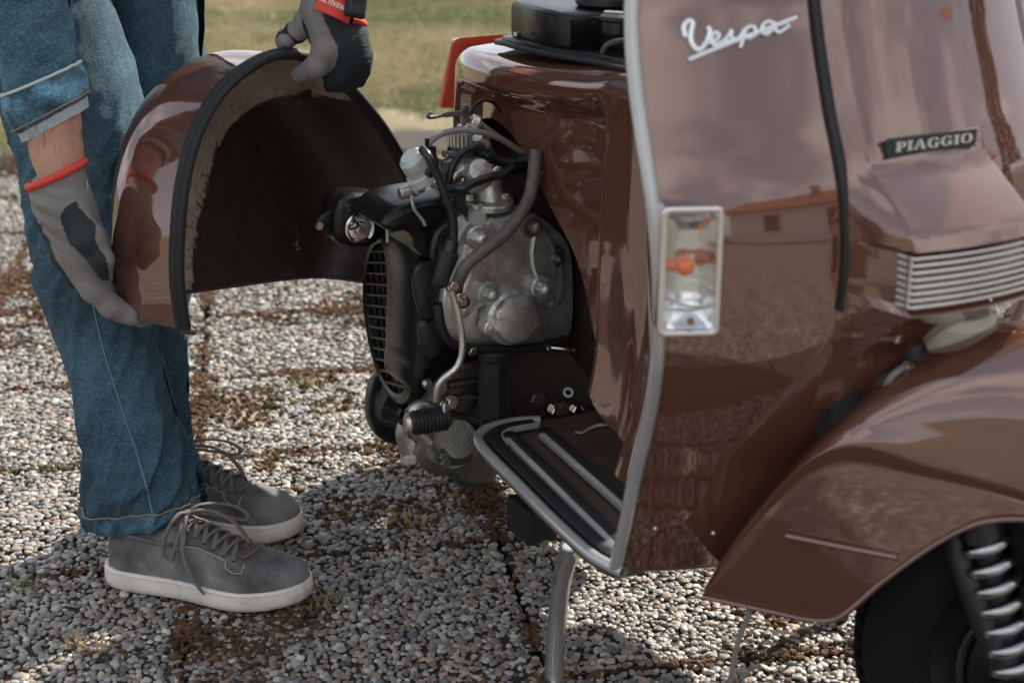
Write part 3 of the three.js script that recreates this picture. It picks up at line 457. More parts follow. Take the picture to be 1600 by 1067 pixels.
const body = mesh('body_frame', [grid(110, 240, (u, v) => bodyPoint(lerp(-0.80, 0.05, v), u)), (() => { // tail end
  return grid(40, 8, (u, v) => { const p = bodyPoint(-0.80, u), c = V(-0.822, 0.50, 0); return V(lerp(p.x, c.x, Math.sin(v * Math.PI / 2)), lerp(p.y, 0.45, v * 0.9), lerp(p.z, 0, v)); }); })()], M.paint, scooter);
mesh('wheel_housing', [plateZ([[-0.80, 0.44], [-0.36, 0.30], [-0.20, 0.30], [-0.2, 0.70], [-0.36, 0.74], [-0.70, 0.73], [-0.79, 0.6]].map(([s, h]) => V(s, h, 0)), 0.02, 0.01, 0.003, false), rbox(0.012, 0.40, 0.10, V(-0.30, 0.53, -0.01), 0.003), rbox(0.014, 0.40, 0.26, V(-0.475, 0.42, 0.0), 0.003), rbox(0.30, 0.012, 0.24, V(-0.33, 0.235, 0.0), 0.003)], M.paintIn, body);
{ // tail lamp: red lens wrapping the tail
  const P = (s, u, o) => { const p = bodyPoint(s, u), q = bodyPoint(s, Math.min(1, u + 0.01)); return p; };
  const lens = grid(24, 18, (u, v) => { const s = lerp(-0.735, -0.815, v), t = u * 2 - 1; const h = s > -0.775 ? lerp(0.752, 0.742, (-0.735 - s) / 0.04) : lerp(0.742, 0.595, clamp((-0.775 - s) / 0.04)); return V(s - 0.006, h, -t * lerp(0.074, 0.062, v) + 0); });
  const end = [V(-0.742, 0.755, 0), V(-0.768, 0.751, 0), V(-0.795, 0.700, 0), V(-0.822, 0.640, 0), V(-0.806, 0.638, 0), V(-0.784, 0.69, 0), V(-0.762, 0.738, 0)];
  mesh('tail_light', plateZ(end, 0.057, 0.114, 0.006, false), M.red, scooter);
}
{ // the other flank still wears its rounded cover
  const g = grid(48, 32, (u, v) => { const a = u * Math.PI * 2, f = (v * 0.5) * Math.PI, sp = (x, e) => Math.sign(x) * Math.pow(Math.abs(x), e), r = Math.pow(Math.sin(f), 0.6); return V(-0.60 + 0.285 * sp(Math.cos(a), 0.75) * r, 0.545 + 0.205 * sp(Math.sin(a), 0.8) * r, -0.10 - 0.165 * Math.pow(Math.cos(f), 0.6)); });
  mesh('side_cover', g, M.paint, scooter);
}
// fuel tank with gasket, caps and vent hose
{
  const H0 = 0.776, c = (px, py, h = H0) => S.y(px, py, h);
  const flange = [[-0.575, 0.05], [-0.555, 0.085], [-0.48, 0.103], [-0.40, 0.097], [-0.32, 0.078], [-0.245, 0.066], [-0.225, 0.03]];
  const full = [...flange, ...flange.slice().reverse().map(([a, b]) => [a, -b])];
  const lay = (o, y, d) => { const g = new THREE.ExtrudeGeometry(new THREE.Shape(smooth2(full.map(([a, b]) => [(a + 0.4) * o - 0.4, b * o]), 4)), { depth: d, bevelEnabled: true, bevelSize: 0.003, bevelThickness: 0.002, bevelSegments: 2 }).rotateX(Math.PI / 2); const p = g.attributes.position; for (let i = 0; i < p.count; i++) p.setY(i, p.getY(i) + y + 0.004 - (p.getX(i) < -0.5 ? (-0.5 - p.getX(i)) * 0.10 : 0)); g.computeVertexNormals(); return toCreasedNormals(g, 0.6); };
  const tank = mesh('fuel_tank', [lay(0.95, 0.784, 0.008), (() => {
    const o = [[-0.545, 0.05], [-0.52, 0.076], [-0.398, 0.078], [-0.385, 0.070], [-0.380, 0.028], [-0.30, 0.016], [-0.25, 0.014]], f2 = [...o, ...o.slice().reverse().map(([a, b]) => [a, -b])];
    const g = new THREE.ExtrudeGeometry(new THREE.Shape(f2.map(([a, b]) => new THREE.Vector2(a, b))), { depth: 0.034, bevelEnabled: true, bevelSize: 0.007, bevelThickness: 0.008, bevelSegments: 5, steps: 1 }).rotateX(Math.PI / 2); const p = g.attributes.position;
    for (let i = 0; i < p.count; i++) { const x = p.getX(i); if (p.getY(i) > -0.02) p.setY(i, p.getY(i) - 0.004 * clamp((x + 0.40) / 0.1) ); }
    g.translate(0, 0.786 + 0.040, 0); g.computeVertexNormals(); return toCreasedNormals(g, 0.9); })()], M.blackSteel, scooter);
  mesh('tank_gasket', lay(1.03, 0.779, 0.003), M.rubber, tank);
  const cap = V(-0.42, 0.834, -0.012), big = lathe([[0, 0.024], [0.040, 0.024], [0.046, 0.021], [0.048, 0.016], [0.048, 0.004], [0.044, 0.0], [0.03, -0.002]], AY, cap, 48); mesh('filler_cap', big, M.blackPlastic, tank);
  const c2 = S.y(968, 32, 0.835); mesh('oil_cap', lathe([[0, 0.010], [0.020, 0.010], [0.0235, 0.008], [0.024, 0.004], [0.021, 0.001], [0.0195, -0.012], [0.016, -0.016]], AY, V(c2.x, 0.833, c2.z), 40), M.blackPlastic, tank);
  mesh('cap_latch', rbox(0.040, 0.003, 0.008, V(c2.x, 0.8445, c2.z), 0.001, new THREE.Euler(0, 0.6, 0)), M.zinc, tank);
  mesh('swage_line', tube([V(-0.37, 0.827, 0.045), V(-0.34, 0.827, 0.040), V(-0.29, 0.825, 0.036)], 0.0028, 20, 8), M.blackSteel, tank);
  const hz = (px, py, r) => S.z(px, py, r);
  mesh('vent_hose', tube([hz(941, 103, 0.062), hz(941, 90, 0.060), hz(945, 75, 0.057), hz(957, 67, 0.05), hz(975, 64, 0.042), hz(1000, 64, 0.03)], 0.0038, 50, 10), M.greyHose, tank);
  for (const [px, py, r] of [[808, 52, 0.095], [845, 12, 0.04], [975, 97, 0.052]]) { const p = hz(px, py, r); mesh('bolt', [hex(V(p.x, p.y - 0.004, p.z), AY, 0.006, 0.006)], M.zinc, tank); }
}
// ------------------------------------------------------------------ scooter: steered front wheel, fender, damper, stand
const TURN = THREE.MathUtils.degToRad(38), PIV = V(0.18, 0, 0);
const FK = frame(S.out(PIV), -THREE.MathUtils.degToRad(24));
const fork = (o) => { o.position.copy(PIV); o.rotation.y = TURN; return o; };
{
  // fender: crown arc swept with a boxy section; side skirts run down behind the wheel
  const low = [[1098, 936], [1180, 955], [1280, 973], [1312, 958], [1392, 898], [1470, 848], [1540, 815], [1600, 806]].map(([x, y]) => FK.z(x, y, 0.08));
  const top = [[1098, 932], [1185, 800], [1290, 688], [1400, 603], [1500, 562], [1600, 545]].map(([x, y], i) => FK.z(x, y, [0.08, 0.078, 0.07, 0.055, 0.03, 0.0][i]));
  const crease = [[1130, 890], [1215, 785], [1330, 700], [1440, 735], [1600, 782]].map(([x, y]) => FK.z(x, y, 0.083));
  // outline in the wheel plane (x forward): crown height and skirt height
  const crown = table([[-0.172, 0.258], [-0.145, 0.318], [-0.115, 0.368], [-0.08, 0.423], [-0.05, 0.463], [-0.015, 0.503], [0.02, 0.535], [0.06, 0.563], [0.11, 0.583], [0.18, 0.592], [0.25, 0.580], [0.32, 0.542], [0.38, 0.482], [0.43, 0.405], [0.455, 0.34]]), ledge = table([[-0.172, 0.2535], [-0.13, 0.335], [-0.10, 0.385], [-0.06, 0.435], [-0.02, 0.456], [0.05, 0.447], [0.155, 0.432], [0.30, 0.405], [0.40, 0.37], [0.455, 0.322]]);
  const skirt = table([[-0.172, 0.247], [-0.10, 0.249], [-0.04, 0.251], [-0.015, 0.262], [0.03, 0.318], [0.08, 0.372], [0.12, 0.402], [0.17, 0.414], [0.23, 0.412], [0.30, 0.392], [0.36, 0.36], [0.42, 0.325], [0.455, 0.305]]);
  const half = table([[-0.172, 0.074], [-0.10, 0.079], [0, 0.082], [0.17, 0.083], [0.3, 0.082], [0.40, 0.070], [0.455, 0.05]]);
  const sec = (x, u, inset = 0) => {
    const q = u * 2 - 1, sg = q < 0 ? 1 : -1, a = Math.abs(q), C = crown(x)[0] - inset, K = skirt(x)[0], W = half(x)[0] - inset, H = Math.max(C - K, 0.006), sh = clamp(C - ledge(x)[0], 0.004, H - 0.002);   // shoulder drop
    if (a < 0.55) { const t = a / 0.55 * Math.PI / 2; return V(x, C - sh * (1 - Math.pow(Math.cos(t), 0.62)), sg * (W * Math.pow(Math.sin(t), 0.85) + 0.0045 * sm(clamp((a - 0.47) / 0.08)))); }
    const t = (a - 0.55) / 0.45; let z = W; // a pressed step runs along the side below the shoulder
    z += -0.002 * Math.exp(-t * 12);
    return V(x, lerp(C - sh, K, t), sg * z);
  };
  const xs = Array.from({ length: 81 }, (_, i) => lerp(-0.172, 0.455, i / 80));
  const out = grid(70, 80, (u, v) => sec(xs[Math.round(v * 80)], u)), inn = grid(50, 80, (u, v) => sec(xs[Math.round(v * 80)], u, 0.003), true);
  const fender = fork(mesh('front_fender', [out, inn, (() => grid(50, 3, (u, v) => { const p = sec(-0.172, u); return v < 0.5 ? p : V(p.x + 0.004, p.y, p.z * 0.96); }))()], M.paint, scooter));
  for (const sg of [1, -1]) {
    mesh('rolled_edge', tube(xs.filter((x) => true).map((x) => V(x, skirt(x)[0], sg * (half(x)[0] + 0.003))), 0.003, 100, 8), M.paint, fender);
    // raised rib low on the skirt
    const a = FK.z(1228, 838, 0.086), b = FK.z(1402, 872, 0.086); mesh('pressed_rib', tube([V(a.x, a.y, sg * 0.0845), V((a.x + b.x) / 2, (a.y + b.y) / 2, sg * 0.0855), V(b.x, b.y, sg * 0.0845)], 0.0035, 30, 10), M.paint, fender);
  }
  // wheel
  const ax = 0.205, ay = 0.214, c = V(ax, ay, 0);
  const tyreProf = [[0.128, -0.035], [0.150, -0.044], [0.180, -0.045], [0.203, -0.036], [0.212, -0.02], [0.2145, 0], [0.212, 0.02], [0.203, 0.036], [0.180, 0.045], [0.150, 0.044], [0.128, 0.035]];
  const wheel = fork(mesh('front_wheel', lathe([[0.05, -0.03], [0.10, -0.03], [0.126, -0.036], [0.130, -0.038], [0.130, 0.038], [0.126, 0.036], [0.11, 0.030], [0.05, 0.034]], AZ, c, 64), M.blackSteel, scooter));
  mesh('tyre', lathe(tyreProf, AZ, c, 96), M.tyre, wheel);
  const blocks = []; for (let i = 0; i < 64; i++) { const a = i / 64 * Math.PI * 2; for (const z of [-0.026, -0.009, 0.009, 0.026]) { const g = rbox(0.014, 0.006, 0.013, V(0, 0.2155 - Math.abs(z) * Math.abs(z) * 6, z), 0.0015); g.rotateZ(a + (z > 0 ? 0.03 : 0)); g.translate(ax, ay, 0); blocks.push(g); } }
  const tread = mesh('tread_blocks', blocks, M.tyre, wheel); tread.userData.kind = 'stuff';
  const hub = fork(mesh('brake_drum', lathe([[0, 0.078], [0.03, 0.077], [0.06, 0.070], [0.080, 0.062], [0.088, 0.055], [0.090, 0.035]], AZ, c, 56), M.blackSteel, scooter));
  mesh('hub_rim', lathe([[0.092, 0.052], [0.097, 0.057], [0.100, 0.052], [0.098, 0.036]], AZ, c, 56), M.castDark, hub);
  // trailing link and fork tube
  fork(mesh('fork_tube', [tube([V(ax, ay, 0.055), V(ax - 0.05, ay + 0.03, 0.068), V(ax - 0.09, ay + 0.10, 0.06), V(0.06, 0.42, 0.02), V(0.02, 0.56, 0), V(-0.02, 0.70, 0)], 0.0165, 60, 16), cyl(V(ax, ay, 0.04), V(ax, ay, 0.088), 0.022, 0.020, 24, 0.002)], M.blackPlastic, scooter));
  // damper with a close wound spring, clear of the hub on the right
  const t0 = FK.z(1540, 835, 0.060), t1 = FK.z(1596, 1080, 0.066), A = V(t0.x, t0.y, t0.z), Bm = V(t1.x, t1.y, t1.z), dir = Bm.clone().sub(A), up = dir.clone().normalize();
  const damper = fork(mesh('front_damper', [cyl(A.clone().addScaledVector(up, -0.02), Bm, 0.0145, 0.0145, 24), cyl(A.clone().addScaledVector(up, -0.035), A.clone().addScaledVector(up, 0.006), 0.021, 0.023, 28, 0.003)], M.blackPlastic, scooter));
  const e1 = V(0, 0, 1).cross(up).normalize(), e2 = up.clone().cross(e1), turns = dir.length() / 0.0225, hp = []; for (let i = 0; i <= turns * 18; i++) { const a = i / 18 * Math.PI * 2; hp.push(A.clone().addScaledVector(up, 0.004 + i / 18 * 0.0225).addScaledVector(e1, Math.cos(a) * 0.0215).addScaledVector(e2, Math.sin(a) * 0.0215)); }
  mesh('coil_spring', new THREE.TubeGeometry(curve(hp), Math.round(turns * 36), 0.0066, 10), phy([0.45, 0.45, 0.46], 0.2, 1), damper);
  // thin cable that drops from the fender to the ground side of the wheel
  const cb = [[1172, 940, 0.05], [1170, 962, 0.055], [1158, 990, 0.056], [1148, 1025, 0.056], [1142, 1067, 0.055], [1142, 1110, 0.05]].map(([x, y, r]) => FK.z(x, y, r));
  fork(mesh('brake_cable', tube(cb, 0.0034, 40, 8), M.greyCable, scooter));
  // horn body and steering column bits seen between the cover and the fender
  const hx = (px, py, s) => S.x(px, py, s);
  const hc = hx(1475, 525, 0.20); mesh('horn', [lathe([[0, 0.032], [0.034, 0.030], [0.040, 0.020], [0.036, -0.02], [0.026, -0.03], [0, -0.032]], V(0.15, 1, 0.1), V(0.215, hc.y + 0.01, hc.z), 32)], M.beige, scooter);
  for (const [px, py] of [[1421, 573], [1577, 522]]) { const p = hx(px, py, 0.215); mesh('bolt', lathe([[0, 0.006], [0.005, 0.005], [0.0065, 0.001], [0.0065, -0.004]], AX, p, 14), M.zinc, scooter); }
  const ca = [[1385, 605, .205], [1393, 590, .212], [1412, 575, .214], [1440, 568, .21]].map(([x, y, s]) => hx(x, y, s)); mesh('wiring_loom', tube(ca, 0.0042, 24, 8), M.greyCable, scooter);
  mesh('steering_column', [cyl(V(0.10, 0.45, 0), V(0.06, 0.97, 0), 0.030, 0.026, 28), cyl(V(0.19, 0.42, 0), V(0.16, 0.62, 0), 0.028, 0.028, 28), rbox(0.06, 0.1, 0.12, V(0.15, 0.47, 0), 0.02)], M.blackPlastic, scooter);
}
{ // centre stand, handlebar head (out of frame, it shades the shield), silencer under the floor
  const L = [[893, 850, .200], [890, 866, .203], [878, 905, .208], [870, 980, .214], [865, 1067, .224], [863, 1150, .230]].map(([x, y, r]) => S.z(x, y, r));
  const foot = L[L.length - 1]; foot.y = Math.max(foot.y, 0.012); L.unshift(V(L[0].x - 0.02, 0.225, 0.10), V(L[0].x - 0.005, 0.222, 0.145));
  const stand = mesh('centre_stand', tube(L, 0.0122, 90, 18), M.chrome, scooter);
  mesh('stand_leg', tube(L.map((p) => V(p.x, p.y, -p.z)), 0.0108, 90, 16), M.chrome, stand);
  for (const sg of [1, -1]) mesh('rubber_foot', cyl(V(foot.x, 0.03, foot.z * sg), V(foot.x - 0.004, 0.0, (foot.z + 0.004) * sg), 0.014, 0.017, 20, 0.002), M.rubber, stand);
  const q = S.z(826, 820, 0.13); mesh('stand_bracket', [rbox(0.07, 0.055, 0.05, V(q.x, q.y + 0.01, 0.125), 0.008), cyl(V(q.x + 0.05, 0.225, -0.12), V(q.x + 0.05, 0.225, 0.12), 0.012, 0.012, 18)], M.dark, scooter);
  const z0 = S.z(852, 848, 0.14); mesh('stand_spring_hook', lathe([[0, 0.003], [0.004, 0.002], [0.005, -0.002], [0, -0.003]], V(1, 0.3, 0.4), z0, 16), M.castDark, scooter);
  const head = mesh('handlebar', [rbox(0.14, 0.11, 0.17, V(0.07, 1.03, 0), 0.04), tube([V(0.06, 1.03, 0.06), V(0.03, 1.045, 0.2), V(-0.02, 1.05, 0.34)], 0.02, 30, 16), tube([V(0.06, 1.03, -0.06), V(0.08, 1.045, -0.2), V(0.10, 1.05, -0.34)], 0.02, 30, 16)], M.paint, scooter);
  mesh('headlamp', lathe([[0, 0.03], [0.05, 0.026], [0.066, 0.012], [0.07, -0.02]], V(1, -0.1, -0.35), V(0.135, 1.02, -0.02), 40), M.chrome, head);
  mesh('rear_wheel', lathe([[0.05, -0.035], [0.128, -0.035], [0.150, -0.044], [0.180, -0.045], [0.203, -0.036], [0.2145, 0], [0.203, 0.036], [0.180, 0.045], [0.150, 0.044], [0.128, 0.035], [0.05, 0.03]], AZ, V(-0.80, 0.245, -0.035), 72), M.rubber, scooter);
}
// ------------------------------------------------------------------ scooter: engine
const F0 = -0.42, E = (px, py, s = F0) => S.x(px, py, s);
const eng = (name, geo, mat) => mesh(name, geo, mat, engine);
const engine = mesh('engine', [rbox(0.20, 0.16, 0.14, V(-0.60, 0.30, 0.085), 0.035), rbox(0.16, 0.17, 0.15, V(-0.52, 0.45, 0.13), 0.03), rbox(0.10, 0.09, 0.10, E(735, 335, -0.50), 0.02)], M.castDark, scooter);
{
  const P = (list, s) => list.map(([x, y]) => E(x, y, s));
  // head casting: flange, body, raised block
  eng('head_flange', plateX(P([[706, 352], [722, 335], [742, 345], [756, 330], [814, 326], [850, 342], [882, 372], [892, 392], [894, 512], [884, 530], [706, 536], [690, 512], [692, 470], [700, 420]], F0 - 0.02), F0 - 0.018, 0.05, 0.006), M.cast);
  eng('head_casting', plateX(P([[728, 368], [752, 342], [806, 336], [846, 352], [866, 376], [872, 410], [868, 470], [838, 478], [812, 468], [786, 470], [752, 482], [722, 500], [712, 462], [722, 420]], F0), F0 + 0.004, 0.04, 0.012), M.cast);
  eng('head_rib', [plateX(P([[838, 385], [862, 380], [882, 402], [884, 470], [866, 486], [846, 440]], F0), F0 - 0.002, 0.03, 0.010), tube(P([[836, 366], [832, 400], [838, 430], [850, 452]], F0 + 0.004), 0.0035, 24, 8)], M.cast);
  const nut = (px, py, s, r = 0.0095, name = 'dome_nut', mat = M.cast) => { const c = E(px, py, s); return eng(name, [lathe([[0.0165, -0.012], [0.0165, 0.001], [0.0145, 0.003], [0, 0.003]], AX, c, 28), hex(c.clone().add(V(0.003, 0, 0)), AX, r * 1.12, 0.006), lathe([[r, 0.008], [r * 0.98, 0.012], [r * 0.8, 0.0165], [r * 0.45, 0.0195], [0, 0.0205]], AX, c, 24)], mat); };
  nut(746, 371, F0 + 0.010); nut(831, 352, F0 + 0.006, 0.0095, 'dome_nut', M.castDark); nut(763, 458, F0 + 0.016); nut(846, 449, F0 + 0.012); nut(866, 402, F0 - 0.004, 0.006, 'stud_nut', M.castDark);
  // round cover with two bolted ears
  const cc = E(797, 493, F0); eng('round_cover', lathe([[0.041, -0.012], [0.041, 0.006], [0.0395, 0.009], [0.034, 0.012], [0.033, 0.020], [0.031, 0.0235], [0.026, 0.0255], [0, 0.0265]], AX, cc, 48), M.cast);
  for (const [px, py] of [[766, 512], [831, 503]]) { const c = E(px, py, F0 + 0.008); eng('cover_ear', [lathe([[0.0115, -0.015], [0.0115, 0.003], [0.009, 0.005], [0, 0.005]], AX, c, 22), hex(c.clone().add(V(0.005, 0, 0)), AX, 0.0062, 0.005)], M.cast); }
  // flat round cap and its lug on top of the head
  const tc = E(783, 338, F0 - 0.012); eng('top_cap', lathe([[0, 0.0095], [0.022, 0.009], [0.0255, 0.0075], [0.0265, 0.003], [0.026, -0.002], [0.0245, -0.006], [0.024, -0.022]], V(0.22, 1, 0.05), tc, 40), M.cast);
  const lg = E(746, 340, F0 - 0.006); eng('cap_lug', [rbox(0.022, 0.026, 0.022, lg, 0.006), hex(lg.clone().add(V(0.003, 0.012, 0)), AY, 0.006, 0.007)], M.cast);
  // inlet: base flange, pipe, elbow with a two bolt ear
  const b0 = E(765, 317, F0 - 0.02); eng('inlet_flange', [lathe([[0, 0.005], [0.031, 0.005], [0.0325, 0.003], [0.0325, -0.003], [0.030, -0.005]], V(0.1, 1, 0), b0, 36), ...[[734, 314], [790, 312]].map(([x, y]) => hex(E(x, y, F0 - 0.010), AY, 0.0055, 0.009))], M.cast);
  const pp = [[768, 322], [766, 304], [762, 286], [752, 270], [735, 258]].map(([x, y], i) => E(x, y, F0 - 0.024 - i * 0.004)); eng('inlet_pipe', tube(pp, 0.0205, 40, 24), M.dullAlu);
  eng('inlet_ear', [plateX(P([[706, 284], [712, 266], [735, 252], [758, 252], [782, 264], [786, 276], [768, 286], [742, 296], [718, 294]], F0 - 0.012), F0 - 0.008, 0.02, 0.006), lathe([[0.024, -0.01], [0.023, 0.006], [0.016, 0.016], [0, 0.020]], V(0.9, 0.5, 0), E(744, 272, F0 - 0.012), 28)], M.dullAlu);
  for (const [px, py] of [[716, 277], [777, 269]]) { const c = E(px, py, F0 - 0.002); eng('ear_bolt', [lathe([[0.0085, -0.006], [0.0085, 0.001], [0.007, 0.003], [0, 0.003]], AX, c, 20), lathe([[0.0055, 0.002], [0.0055, 0.008], [0.004, 0.009], [0.003, 0.006], [0, 0.006]], AX, c, 16)], M.zinc); }
  // carburettor
  const cb = E(724, 232, F0 - 0.05); const carb = eng('carburettor', [cyl(V(cb.x, cb.y - 0.05, cb.z), V(cb.x, cb.y + 0.012, cb.z), 0.019, 0.0205, 28, 0.002), rbox(0.04, 0.035, 0.05, V(cb.x, cb.y - 0.035, cb.z + 0.004), 0.008), cyl(E(694, 262, F0 - 0.04), E(736, 262, F0 - 0.05), 0.009, 0.011, 18, 0.001)], M.castDark);
  const kn = []; for (let i = 0; i < 26; i++) { const a = i / 26 * Math.PI * 2; kn.push(cyl(V(cb.x + Math.cos(a) * 0.0225, cb.y + 0.006, cb.z + Math.sin(a) * 0.0225), V(cb.x + Math.cos(a) * 0.0225, cb.y + 0.024, cb.z + Math.sin(a) * 0.0225), 0.0026, 0.0024, 6)); }
  eng('carburettor_cap', [cyl(V(cb.x, cb.y + 0.006, cb.z), V(cb.x, cb.y + 0.025, cb.z), 0.0225, 0.0225, 30, 0.002), ...kn, cyl(V(cb.x, cb.y + 0.025, cb.z), V(cb.x, cb.y + 0.032, cb.z), 0.014, 0.010, 20, 0.002)], M.dullAlu);
  for (const [px, py] of [[706, 240], [698, 252], [690, 268], [712, 252]]) { const c = E(px, py, F0 - 0.026); eng('idle_screw', [cyl(c, c.clone().add(V(0.006, 0.002, 0.012)), 0.0035, 0.0035, 10, 0.0005), lathe([[0.0048, -0.001], [0.0048, 0.003], [0, 0.003]], V(0.3, 0.1, 1), c.clone().add(V(0.006, 0.002, 0.012)), 10)], M.zinc); }
  // intake boot and hoses
  eng('intake_boot', tube([E(745, 222, -.455), E(757, 236, -.45), E(768, 252, -.45), E(790, 258, -.455), E(820, 252, -.46)], 0.0125, 40, 18), M.rubberGloss);
  eng('boot_end', lathe([[0, 0.012], [0.007, 0.010], [0.0105, 0.005], [0.0115, -0.004], [0.011, -0.014]], V(0.4, 0.7, 0.6), E(750, 220, -.445), 24), M.dullAlu);
  eng('boot_clamp', [lathe([[0.0135, -0.004], [0.0145, -0.003], [0.0145, 0.003], [0.0135, 0.004]], V(0.1, 0.6, -0.8), E(763, 245, -.449), 24)], M.blackSteel);
  eng('breather_hose', tube([E(756, 232, -.43), E(735, 232, -.428), E(716, 246, -.426), E(704, 268, -.424), E(702, 288, -.424), E(708, 300, -.424)], 0.0048, 40, 12), M.rubberGloss);
  eng('drain_hose', tube([E(700, 294, -.412), E(722, 294, -.40), E(745, 284, -.398), E(768, 276, -.40), E(786, 272, -.41), E(800, 262, -.43)], 0.0058, 40, 12), M.rubberGloss);
  eng('brown_hose', tube([E(838, 236, -.42), E(832, 282, -.405), E(826, 310, -.398), E(808, 342, -.386), E(782, 372, -.376), E(750, 396, -.372), E(728, 416, -.374), E(716, 440, -.385), E(713, 456, -.40)], 0.0085, 80, 16), M.greyHose);
  eng('throttle_cable', tube([E(828, 246, -.47), E(806, 232, -.455), E(780, 216, -.44), E(748, 206, -.43), E(712, 204, -.43), E(684, 212, -.43), E(669, 226, -.432), E(667, 236, -.434)], 0.0042, 80, 10), M.greyCable);
  eng('cable_clip', [wire([E(667, 218, -.43), E(668, 238, -.43), E(680, 246, -.43), E(684, 268, -.43)], 0.003, 24, 8), rbox(0.008, 0.02, 0.016, E(672, 240, -.432), 0.003)], M.blackSteel);
  eng('ignition_lead', tube([E(659, 232, -.415), E(670, 246, -.40), E(684, 274, -.395), E(696, 306, -.39), E(706, 334, -.388), E(709, 360, -.388), E(708, 384, -.388)], 0.0058, 60, 12), M.rubberGloss);
  const sc0 = E(708, 374, -.388), sc1 = E(688, 438, -.39); eng('plug_cap', [cyl(sc0, E(701, 398, -.388), 0.0085, 0.0105, 20, 0.002), cyl(E(703, 392, -.388), sc1, 0.0135, 0.011, 22, 0.003), new THREE.SphereGeometry(0.011, 16, 12).translate(sc1.x, sc1.y, sc1.z)], M.blackPlastic);
  eng('sleeve_ring', lathe([[0.0065, -0.003], [0.008, -0.002], [0.008, 0.002], [0.0065, 0.003]], E(706, 334, -.388).sub(E(696, 306, -.39)), E(700, 314, -.389), 16), M.rubber);
  eng('steel_pipe', tube([E(704, 450, -.385), E(708, 462, -.384), E(716, 490, -.382), E(722, 525, -.382), E(721, 555, -.382), E(712, 575, -.384), E(692, 592, -.388), E(684, 605, -.39), E(682, 628, -.392)], 0.0046, 90, 12), M.dullAlu);
  eng('pipe_union', [hex(E(697, 448, -.385), V(0, 0, -1), 0.0075, 0.014), hex(E(708, 446, -.38), AX, 0.007, 0.006)], M.zinc);
  eng('pipe_tab', [plateX(P([[712, 460], [728, 458], [734, 474], [724, 482], [712, 478]], -.39), -.388, 0.006, 0.0015), hex(E(722, 472, -.388), AX, 0.006, 0.005)], M.zinc);
  // white air filter pot
  const wf = E(655, 262, -.43); eng('filter_pot', [lathe([[0, 0.024], [0.013, 0.024], [0.019, 0.018], [0.0205, 0.004], [0.0195, 0.002], [0.0195, -0.016], [0, -0.016]], V(0.1, 0.75, 0.6), wf, 9), cyl(wf.clone().add(V(0, -0.018, -0.008)), wf.clone().add(V(0, -0.006, 0)), 0.0215, 0.0215, 9, 0.002)], M.whitePlastic);
  eng('filter_knob', cyl(E(668, 268, -.418), E(676, 270, -.41), 0.010, 0.008, 18, 0.002), M.blackPlastic);
  // choke lever and the adjuster of its cable
  eng('choke_lever', [wire([E(672, 176, -.46), E(668, 182, -.46), E(677, 183, -.46), E(700, 178, -.46), E(722, 176, -.462), E(728, 184, -.463), E(724, 196, -.465)], 0.0026, 50, 8), rbox(0.004, 0.007, 0.028, E(708, 178, -.458), 0.0015)], M.castDark);
  eng('choke_bracket', [rbox(0.006, 0.022, 0.008, E(728, 178, -.47), 0.002), hex(E(726, 172, -.465), AY, 0.005, 0.008), rbox(0.006, 0.018, 0.006, E(712, 184, -.465), 0.002)], M.castDark);
  eng('cable_adjuster', [cyl(E(736, 187, -.46), E(747, 192, -.458), 0.0085, 0.0095, 20, 0.0015), cyl(E(746, 192, -.458), E(753, 195, -.458), 0.007, 0.005, 16, 0.001)], M.dullAlu);
  eng('choke_cable', tube([E(752, 194, -.458), E(768, 206, -.46), E(785, 218, -.465), E(812, 236, -.48)], 0.0036, 40, 10), M.greyCable);
  eng('vent_wires', [tube([E(733, 178, -.48), E(742, 164, -.485), E(755, 157, -.49), E(770, 160, -.50), E(782, 175, -.51)], 0.0024, 40, 8), tube([E(716, 186, -.47), E(708, 206, -.47), E(700, 236, -.472), E(697, 258, -.475)], 0.002, 40, 8)], M.rubber);
  // black sheet cylinder shroud reaching down to the fan housing
  eng('cylinder_shroud', [
    plateX(P([[592, 350], [608, 328], [632, 316], [672, 308], [700, 306], [712, 318], [708, 340], [700, 360], [686, 376], [680, 398], [668, 404], [652, 396], [642, 372], [628, 360], [612, 362]], -.45), -.435, 0.12, 0.016),
    plateX(P([[640, 352], [664, 372], [676, 396], [700, 410], [704, 452], [690, 500], [694, 540], [672, 600], [650, 616], [650, 560], [652, 450], [640, 390]], -.47), -.465, 0.12, 0.014)], M.blackSteel);
  eng('shroud_panel', [plateX(P([[652, 418], [700, 408], [702, 470], [686, 498], [664, 500]], -.45), -.452, 0.014, 0.005), plateX(P([[660, 504], [694, 508], [700, 545], [676, 566], [662, 540]], -.45), -.455, 0.014, 0.006)], M.blackPlastic);
  eng('shroud_lip', tube(P([[700, 352], [684, 366], [678, 392], [682, 404], [696, 402]], -.42), 0.006, 40, 10), M.blackPlastic);
  eng('lower_lip', tube(P([[684, 474], [690, 512], [706, 536], [740, 544], [800, 546], [850, 540], [884, 530]], F0 - 0.004), 0.0065, 60, 10), M.blackPlastic);
  const knob0 = E(624, 303, -.43), knob1 = E(662, 294, -.43); eng('cable_stop', [cyl(knob0, E(640, 299, -.43), 0.008, 0.008, 18, 0.001), cyl(E(640, 299, -.43), knob1, 0.0055, 0.0055, 16, 0.001), hex(E(646, 298, -.43), V(0, 0, -1), 0.008, 0.006)], M.dullAlu);
  eng('spring_clip', [tube(P([[642, 304], [647, 326], [660, 344], [664, 352]], -.422), 0.0026, 24, 6)], M.dullAlu);
